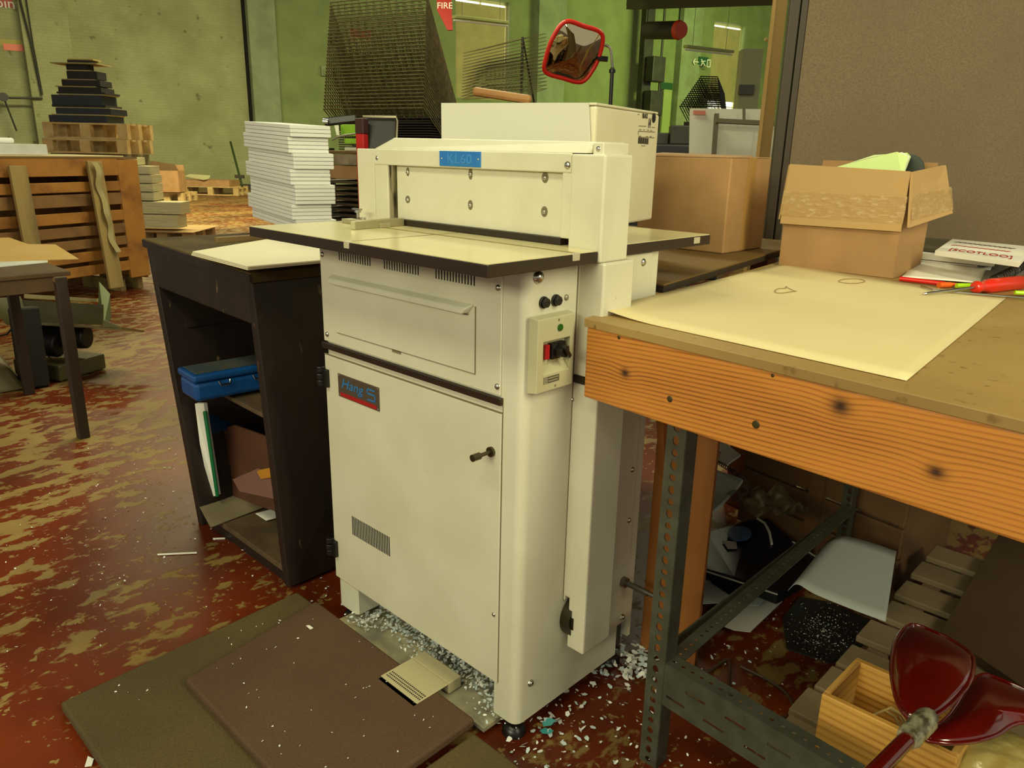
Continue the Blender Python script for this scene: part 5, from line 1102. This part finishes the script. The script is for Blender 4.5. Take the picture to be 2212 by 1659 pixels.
b = B(); b.add([p-nrm*.01 for p in sm]+[c_+(p-c_)*.7-nrm*.05 for p in sm], [(i, (i+1) % n, n+(i+1) % n, n+i) for i in range(n)]+[list(range(n, 2*n))]); b.build('back_shell', m_redp, t, smooth=60)
b = B(); b.tube(sm+[sm[0]], .0135, 8); b.build('red_frame', mat('frame_red', (.80, .12, .07), rough=.4), t, smooth=60)
b = B(); e = P(1290, 98, d=MD+.08); b.tube([crv([e, P(1308, 98, d=MD+.08), P(1318, 104, d=MD+.08), P(1321, 120, d=MD+.08), P(1323, 148, d=MD+.08)], i/20) for i in range(21)], .008, 8); b.build('curved_arm', m_steel, t, smooth=60)
pt, = (P(1323, 146, d=MD+.08),); b = B(); b.tube([pt, V((pt.x, pt.y, 0))], .012, 8); b.cyl(pt-V((0, 0, .03)), pt-V((0, 0, .01)), .02, 10); b.build('stand_pole', m_black, t, smooth=60)
b = B(); b.bar(P(1290, 126, d=MD+.06), P(1313, 128, d=MD+.06), .026, .02, _c); b.build('bracket', m_black, t)
b = B(); b.cyl((pt.x, pt.y, 0), (pt.x, pt.y, .03), .22, 24); b.build('stand_foot', m_black, t)

# ================================================================== LEFT SIDE OF THE HALL
m_cr1 = wood('crate_orange', (.60, .40, .14), (.46, .28, .09), 'x', 14, 2, .65, bump=.08)
m_cr2 = wood('crate_brown', (.48, .34, .17), (.38, .26, .13), 'x', 18, 3, .75, bump=.1)
m_grey = wood('crate_batten', (.56, .47, .27), (.42, .34, .20), 'z', 26, 3, .75, bump=.1)
CP = V((-7.023, 2.464, 0)); cd = V((-.324, .946, 0)).normalized(); cn = V((.946, .324, 0)).normalized(); CPL = (CP, cd)
cr = T('board_crate', 'tall orange brown plank crate with leaning battens at far left', 'crate', CP-cd*.5-cn*.3)
def cv(px, py): q = P(px, py, pl=CPL); return (q-CP).dot(cd), q.z
def plank(y0a, y0b, x0, x1, m, nm='plank', off=0.0, thick=.022):
    """board on the crate front: y at its left end (top, bottom)"""
    u0, zt = cv(x0, y0a); _, zb = cv(x0, y0b); u1, _ = cv(x1, 300)
    b = B(); o = CP+cd*u0-cn*off; b_ = bx(b, o, cd*(u1-u0), -cn*thick, 0, min(zt, zb), max(zt, zb)); return b.build(nm, m, cr, bev=.004)
for (a, c_, m) in ((340, 384, m_cr1), (398, 422, m_cr1), (427, 456, m_cr2), (470, 496, m_cr1), (504, 528, m_cr2), (536, 558, m_cr2), (566, 590, m_cr1), (600, 624, m_cr1)):
    u0, zt = cv(0, a); _, zb = cv(0, c_); b = B(); bx(b, CP-cd*1.6, cd*1.66, -cn*.022, 0, max(zb, .0), zt); b.build('plank', m, cr, bev=.004)
b = B(); bx(b, CP+cd*.06, cd*.20, -cn*.03, 0, .12, 1.12); b.build('corner_board', m_cr1, cr, bev=.004)
b = B(); bx(b, CP+cd*.24-cn*.03, -cn*.75, cd*.02, 0, .1, 1.12); b.build('end_board', m_cr1, cr)
b = B(); bx(b, CP-cd*1.6-cn*.8, cd*1.85, cn*.02, 0, .0, 1.1); b.build('back_board', m_cr2, cr)
b = B(); bx(b, CP-cd*1.6-cn*.8, cd*1.86, cn*.80, 0, 1.125, 1.14); b.build('lid', mat('crate_lid', (.42, .30, .15), rough=.8), cr)
for u in (.02, .2):
    b = B(); bx(b, CP+cd*u-cn*.1, cd*.05, -cn*.5, 0, 0, .1); b.build('foot_block', m_grey, cr)
def leanbat(pts):
    b = B(); a, c_ = [P(x, y, pl=(CP+cn*o, cd)) for x, y, o in pts]; c_.z = max(c_.z, .006); b.bar(a, c_, .13, .03, cn); return b
leanbat([(36, 358, .05), (72, 545, .10)]).build('leaning_batten', m_grey, cr, bev=.005)
leanbat([(202, 348, .05), (252, 622, .16)]).build('leaning_batten', m_grey, cr, bev=.005)
b = B(); b.grid(lambda u, v: (P(199, 350, pl=(CP+cn*.10, cd))*(1-u)+P(247, 545, pl=(CP+cn*.165, cd))*u)+cd*(.02+(v-.5)*.05+.012*sin(20*u))+cn*(.015*sin(14*u)), 20, 3); b.build('tape_strip', mat('shiny_tape', (.60, .55, .38), rough=.15, bump=.4), cr, smooth=60)
# white reams on the crate
zt_ = 1.142
def pileq(name, label, pts, z0, z1, m, cat='paper'):
    b = B(); b.slab([P(x, y, z=z0) for x, y in pts], -.001 if 0 else .001); 
    b = B(); pp = [P(x, y, pl=(CP-cn*o, cd)) for x, y, o in pts]; return None
for i, (u0, u1, v0, v1, z0, z1, lb) in enumerate(((-1.5, -.62, .06, .7, 1.142, 1.235, 'white paper ream on top of the orange plank crate'), (-1.5, -.95, .1, .6, 1.237, 1.285, 'grey-white bag of paper on the white ream on the crate'), (-.98, .16, .04, .75, 1.142, 1.150, 'large cream sheet covering the lid of orange plank crate'))):
    if i == 0: u1 = -.50; z0 = 1.152; z1 = 1.232
    if i == 1: u1 = -.72; z0 = 1.234; z1 = 1.275
    if i == 2: u0 = -1.5
    b = B(); bx(b, CP+cd*u0-cn*v0, cd*(u1-u0), -cn*(v1-v0), 0, z0, z1); b.build(('paper_ream', 'paper_bag', 'cream_sheet')[i], (m_paper2, m_white, mat('cream_sheet', (.80, .72, .52), rough=.7))[i], bev=(.004, .015, .002)[i], label=lb, cat='paper')
# two pallets and the dark pile behind the crate
m_pl = mat('pale_pallet', (.80, .68, .46), (.70, .58, .36), sc=8, rough=.75)
def palletfar(label, x0, x1, ytop, d, hh=.144, grp=None, zfix=None, ln=None):
    a, c_ = P(x0, ytop, d=d), P(x1, ytop, d=d); e = (c_-a); e.z = 0; L_ = ln or e.length; e.normalize(); nb = V((-e.y, e.x, 0)); 
    if nb.dot(_c) < 0: nb = -nb
    z1 = zfix if zfix is not None else a.z; z0 = z1-hh; o = V((a.x, a.y, 0)); t = T('pallet', label, 'pallet', o+e*L_/2+V((0, 0, z0)), group=grp)
    for i in range(5):
        b = B(); bx(b, o+nb*(.175*i), e*L_, nb*.1, 0, z1-.022, z1); b.build('slat', m_pl, t)
    for i in range(3):
        for j in range(3):
            b = B(); bx(b, o+e*((L_-.14)*i/2)+nb*(.35*j), e*.14, nb*.1, 0, z0+.0225, z1-.0225); b.build('block', m_pl, t)
    for j in range(3):
        b = B(); bx(b, o+nb*(.35*j), e*L_, nb*.1, 0, z0, z0+.022); b.build('bottom_slat', m_pl, t)
    return o, e, nb, L_, z0, z1
PD = 10.5
o, e, nb, L_, z0, z1 = palletfar('upper pale pallet carrying the dark tapering pile', 90, 272, 263, PD, .21, 'pale pallets stacked behind the crate')
palletfar('lower pale pallet under the one carrying the dark pile', 90, 272, 298, PD, .19, 'pale pallets stacked behind the crate', zfix=z0-.004)
b = B(); bx(b, o+nb*.05+e*.03, e*(L_-.1), nb*.7, 0, 0, z0-.2); b.build('wrapped_goods', mat('wrapped_goods', (.52, .50, .36), (.40, .36, .22), sc=5, rough=.6), label='wrapped goods under the two pale pallets behind crate', cat='goods')
m_pile = [mat('navy_pile', (.06, .09, .17), (.10, .09, .08), sc=6, rough=.5), mat('black_pile', (.10, .08, .06), rough=.7), mat('pale_pile_edge', (.62, .56, .36), rough=.7)]
t = T('dark_pile', 'tapering pile of navy and black boards on upper pale pallet', 'pile', o+e*L_*.45+nb*.3+V((0, 0, z1)))
zb = z1+.003; lv = [(1.0, .12, 0), (.98, .02, 2), (.95, .10, 0), (.92, .015, 2), (.93, .04, 1), (.86, .16, 0), (.80, .02, 2), (.84, .03, 1), (.74, .08, 1), (.70, .018, 2), (.66, .10, 1), (.58, .016, 2), (.52, .13, 1), (.40, .02, 2), (.36, .09, 1), (.80, .02, 2), (.40, .05, 1), (.44, .02, 2)]
tot = sum(x[1] for x in lv); sc_ = (P(150, 126, d=PD).z-zb)/tot
for i, (w_, h_, mi) in enumerate(lv):
    h_ *= sc_; c_ = o+e*(L_*.40+random.uniform(-.05, .05))+nb*.35; W_ = .80*w_; b = B(); bx(b, c_-e*W_/2-nb*.2*w_, e*W_, nb*.5*w_, 0, zb, zb+h_-.001); zb += h_; b.build('layer', m_pile[mi], t)
# reams with brochures right of the crate
RDp = 10.1
o, e, nb, L_, z0, z1 = palletfar('low pallet with card sheet right of the orange plank crate', 282, 415, 497, RDp, .15, None, zfix=.15)
b = B(); bx(b, o-e*.02-nb*.12, e*(L_+.08), nb*1.0, 0, z1+.001, z1+.008); b.build('card_sheet', m_cardin, label='brown card sheet on the low pallet right of the crate', cat='sheet')
zz = z1+.01
def ream(x0, x1, y0, y1, d, nm, lb, m, rot=0):
    a, c_ = P(x0, y1, d=d), P(x1, y1, d=d); top = P(x0, y0, d=d).z; E = (c_-a); E.z = 0; ln = E.length; E.normalize(); N_ = V((-E.y, E.x, 0)); N_ = N_ if N_.dot(_c) > 0 else -N_
    b = B(); bx(b, V((a.x, a.y, 0)), E*ln, N_*.3, 0, a.z, top); return b.build(nm, m, label=lb, cat='paper stack', bev=.004)
m_ream = mat('ream_cream', (.80, .76, .60), (.70, .66, .50), sc=30, rough=.7, st=(.1, .1, 3))
zz0 = P(300, 482, d=RDp).z
for i, (x0, x1, y0, y1, lb) in enumerate(((258, 385, 462, 491, 'lowest wide cream stack on the card sheet'), (256, 392, 434, 460.5, 'second cream stack, its top sheets sliding right'), (282, 333, 415, 432.5, 'cream stack, lowest of the narrow column by the crate'), (281, 331, 396, 413.5, 'cream stack, second up in the narrow column'), (278, 329, 377, 394.5, 'cream stack, third up in the narrow column'), (274, 324, 358, 375.5, 'cream stack, topmost of the narrow column'), (269, 292, 340, 356, 'small cream bundle capping the narrow column'))):
    ream(x0, x1, y0, y1, RDp, 'paper_stack', lb, m_ream)
b = B(); A = P(262, 362, d=RDp-.05); b.slab([P(262, 362, d=RDp-.06), P(277, 362, d=RDp-.06), P(297, 436, d=RDp-.06), P(278, 436, d=RDp-.06)], .01); b.build('red_green_card', [mat('dull_green_card', (.20, .34, .18), rough=.6)], label='dull green card edge leaning on the narrow paper column', cat='card')
b = B(); b.slab([P(256, 366, d=RDp-.1), P(266, 366, d=RDp-.1), P(283, 437, d=RDp-.1), P(272, 437, d=RDp-.1)], .01); b.build('red_card', mat('dull_red_card', (.48, .2, .14), rough=.6), label='dull red card edge leaning left of the green one', cat='card')
# carton and low pallet near the wall
b = B(); FD = 17.3
p0, p1 = P(324, 414, d=FD), P(386, 412, d=FD)
t = T('torn_carton', 'torn open brown carton on the floor near brick wall', 'carton', (p0+p1)/2)
E_ = (p1-p0); E_.z = 0; ln = E_.length; E_.normalize(); N_ = V((-E_.y, E_.x, 0)); N_ = N_ if N_.dot(_c) > 0 else -N_
zt_ = P(355, 368, d=FD).z; o = V((p0.x, p0.y, 0)); b = B(); bx(b, o, E_*ln, N_*.02, 0, p0.z, zt_); bx(b, o+N_*.4, E_*ln, N_*.02, 0, p0.z, zt_+.12); bx(b, o, E_*.02, N_*.4, 0, p0.z, zt_); bx(b, o+E_*ln, E_*.02, N_*.4, 0, p0.z, zt_); b.build('body', m_card, t)
b = B(); b.slab([P(316, 352, d=FD), P(330, 348, d=FD), P(378, 356, d=FD), P(388, 372, d=FD), P(350, 368, d=FD), P(322, 368, d=FD)], .02); b.build('flap', mat('dark_card_flap', (.36, .26, .14), rough=.8), t)
palletfar('pale pallet under the torn brown carton', 322, 396, 415, FD+.1, .20, None, zfix=.20)
o, e, nb, L_, z0, z1 = palletfar('low pallet with brown sheets at the foot of brick wall', 392, 514, 402, 20.0, .22, None, zfix=.22)
b = B(); bx(b, o, e*L_*.85, nb*.8, 0, z1+.002, z1+.16); b.build('brown_sheets', m_card, label='brown sheets piled on the pallet at wall foot', cat='sheets')
b = B(); q = [p_-V((0, 0, .05)) for p_ in [P(398, 377, d=19.9), P(410, 372, d=19.9), P(455, 375, d=19.9), P(452, 382, d=19.9), P(440, 385, d=19.9)]]; b.slab(q, .02); b.build('curled_paper', mat('pale_curled', (.68, .66, .48), rough=.7), label='curled pale sheet on the brown sheets at wall foot', cat='sheet')
t = T('broom', 'green pole broom leaning on the brick wall left of booklets', 'broom', P(520, 400, d=19))
b = B(); b.cyl(P(498, 307, d=20.5), P(523, 402, d=19), .03, 8); b.build('pole', mat('dark_green_pole', (.16, .22, .08), rough=.6), t)
b = B(); b.bar(P(508, 381, d=19.2), P(527, 382, d=19.2), .08, .08, (0, 0, 1)); b.build('head', m_dk, t)
b = B(); b.rbox((P(528, 403, z=.07).x, P(528, 403, z=.07).y, .07), .6, .4, .138, 1); b.build('dark_crate', m_dk, label='low dark crate at the wall foot by the broom', cat='crate')

# left table with brown paper
m_tt = mat('table_brown', (.35, .25, .13), (.27, .19, .10), sc=5, rough=.7); m_tl = mat('table_leg_brown', (.22, .15, .10), (.17, .12, .08), sc=6, rough=.55)
t = T('old_table', 'old brown wooden table with square legs at the left edge', 'table', (-4.05, .2, 0))
b = B(); b.box(-4.46, -3.55, -1.2, 1.03, .715, .735); b.build('top_board', m_tt, t, bev=.004)
b = B(); b.box(-3.60, -3.56, -1.15, 1.01, .655, .715); b.build('apron', m_tt, t, bev=.003)
b = B(); b.box(-4.42, -3.60, .98, 1.01, .655, .715); b.build('apron', m_tt, t, bev=.003)
for x, y in ((-3.555, .985), (-4.40, 1.0), (-3.555, -1.1), (-4.40, -1.1)):
    b = B(); b.box(x-.02, x+.025, y-.022, y+.022, 0, .714); b.build('leg', m_tl, t, bev=.003)
b = B(); b.box(-3.578, -3.535, .96, 1.012, .69, .716); b.build('corner_knot', mat('frayed_corner', (.42, .33, .2), rough=.9), t, bev=.008)
b = B(); b.slab([P(0, 576, z=.739), P(103, 566, z=.739), P(103, 560, z=.739), P(-40, 560, z=.739)], .003); b.build('paper_edge', m_paper2, label='narrow pale paper edge under the brown paper on old table', cat='paper')
q = [P(-60, 566, z=.742), P(60, 562, z=.742), P(170, 559, z=.742), P(120, 528, z=.742), P(60, 527, z=.742), P(20, 513, z=.742), P(-60, 515, z=.742)]
b = B(); b.slab(q, .003); b.build('brown_paper', mat('kraft_paper', (.72, .58, .32), (.70, .55, .29), sc=4, rough=.7), label='torn brown kraft paper spread over the old table', cat='paper')
# sheet metal folding machine behind the table
FM = 4.25
smt = t = T('sheet_metal_machine', 'grey sheet metal joggling machine on black column behind old table', 'machine', V((P(70, 800, z=0).x, P(70, 800, z=0).y, 0)))
m_sm = mat('grey_sheet_metal', (.40, .38, .26), (.34, .32, .21), sc=6, rough=.4, metal=.4); m_sm2 = mat('pale_sheet_metal', (.58, .56, .40), rough=.35, metal=.4)
def G(x, y, d=FM): return P(x, y, d=d)
b = B(); b.slab([G(48, 648), G(222, 658), G(222, 702), G(60, 696)][::-1], .01); b.build('front_plate', m_sm, t)
b = B(); b.slab([G(40, 694, 4.15), G(265, 707, 4.15), G(262, 711, 4.15), G(40, 700, 4.15)][::-1], .25); b.build('base_plate', m_sm2, t)
b = B(); b.slab([G(214, 608, 4.35), G(238, 635, 4.35), G(240, 690, 4.3), G(225, 700, 4.25), G(212, 655, 4.3)][::-1], .008); b.build('end_plate', mat('greenish_metal', (.40, .42, .28), rough=.3, metal=.4), t)
b = B(); b.slab([G(-20, 645), G(42, 640), G(68, 700), G(14, 702), G(-20, 660)][::-1], .008); b.build('side_plate', m_sm2, t)
b = B(); b.slab([G(52, 635, 4.5), G(210, 645, 4.5), G(210, 652, 4.5), G(52, 644, 4.5)][::-1], .05); b.build('pale_bar', mat('pale_bar', (.72, .66, .46), rough=.6), t)
b = B(); b.slab([G(222, 690, 4.1), G(262, 706, 4.1), G(250, 706, 4.1), G(222, 706, 4.1)][::-1], .01); b.build('corner_flange', m_sm2, t)
b = B(); b.cyl(G(80, 726, 4.3), G(190, 728, 4.3), .065, 20); b.cyl(G(80, 740, 4.25), G(130, 745, 4.25), .07, 20); b.build('motor', mat('black_motor', (.07, .05, .04), rough=.5), t, smooth=50, bev=.01)
p = P(75, 835, z=0); b = B(); b.bar(V((p.x, p.y, 0)), V((p.x-.05, p.y+.02, .42)), .12, .12, (1, 0, 0)); b.build('column', mat('black_column', (.10, .08, .06), rough=.6), t, bev=.01)
b = B(); p = P(130, 782, z=.06); b.rbox((p.x, p.y, .05), .35, .3, .09, .4); b.build('foot_block', m_sm, t, bev=.01)
t = T('grey_machine_foot', 'grey rounded machine foot at the left frame edge', 'machine foot', P(15, 840, z=0))
b = B(); p = P(0, 842, z=0); c0 = V((p.x-.12, p.y-.05, 0))
b.hexa([c0+V(v) for v in ((-.3, -.18, 0), (.20, -.14, 0), (.2, .16, 0), (-.3, .2, 0), (-.3, -.12, .13), (.13, -.09, .12), (.13, .1, .12), (-.3, .15, .13))]); b.hexa([c0+V(v) for v in ((-.3, -.10, .12), (.09, -.06, .12), (.09, .08, .12), (-.3, .10, .12), (-.3, -.08, .42), (-.06, -.04, .42), (-.06, .05, .42), (-.3, .06, .42))])
b.build('foot', mat('beige_grey_casting', (.42, .37, .25), rough=.55), t, bev=.02)
b = B(); b.tube([G(-10, 728, 4.4), G(15, 722, 4.4), G(30, 705, 4.4)], .006, 6); b.tube([G(75, 745, 4.2), G(110, 775, 4.2), G(145, 802, 4.2)], .004, 6); b.build('cable', m_dk, smt)
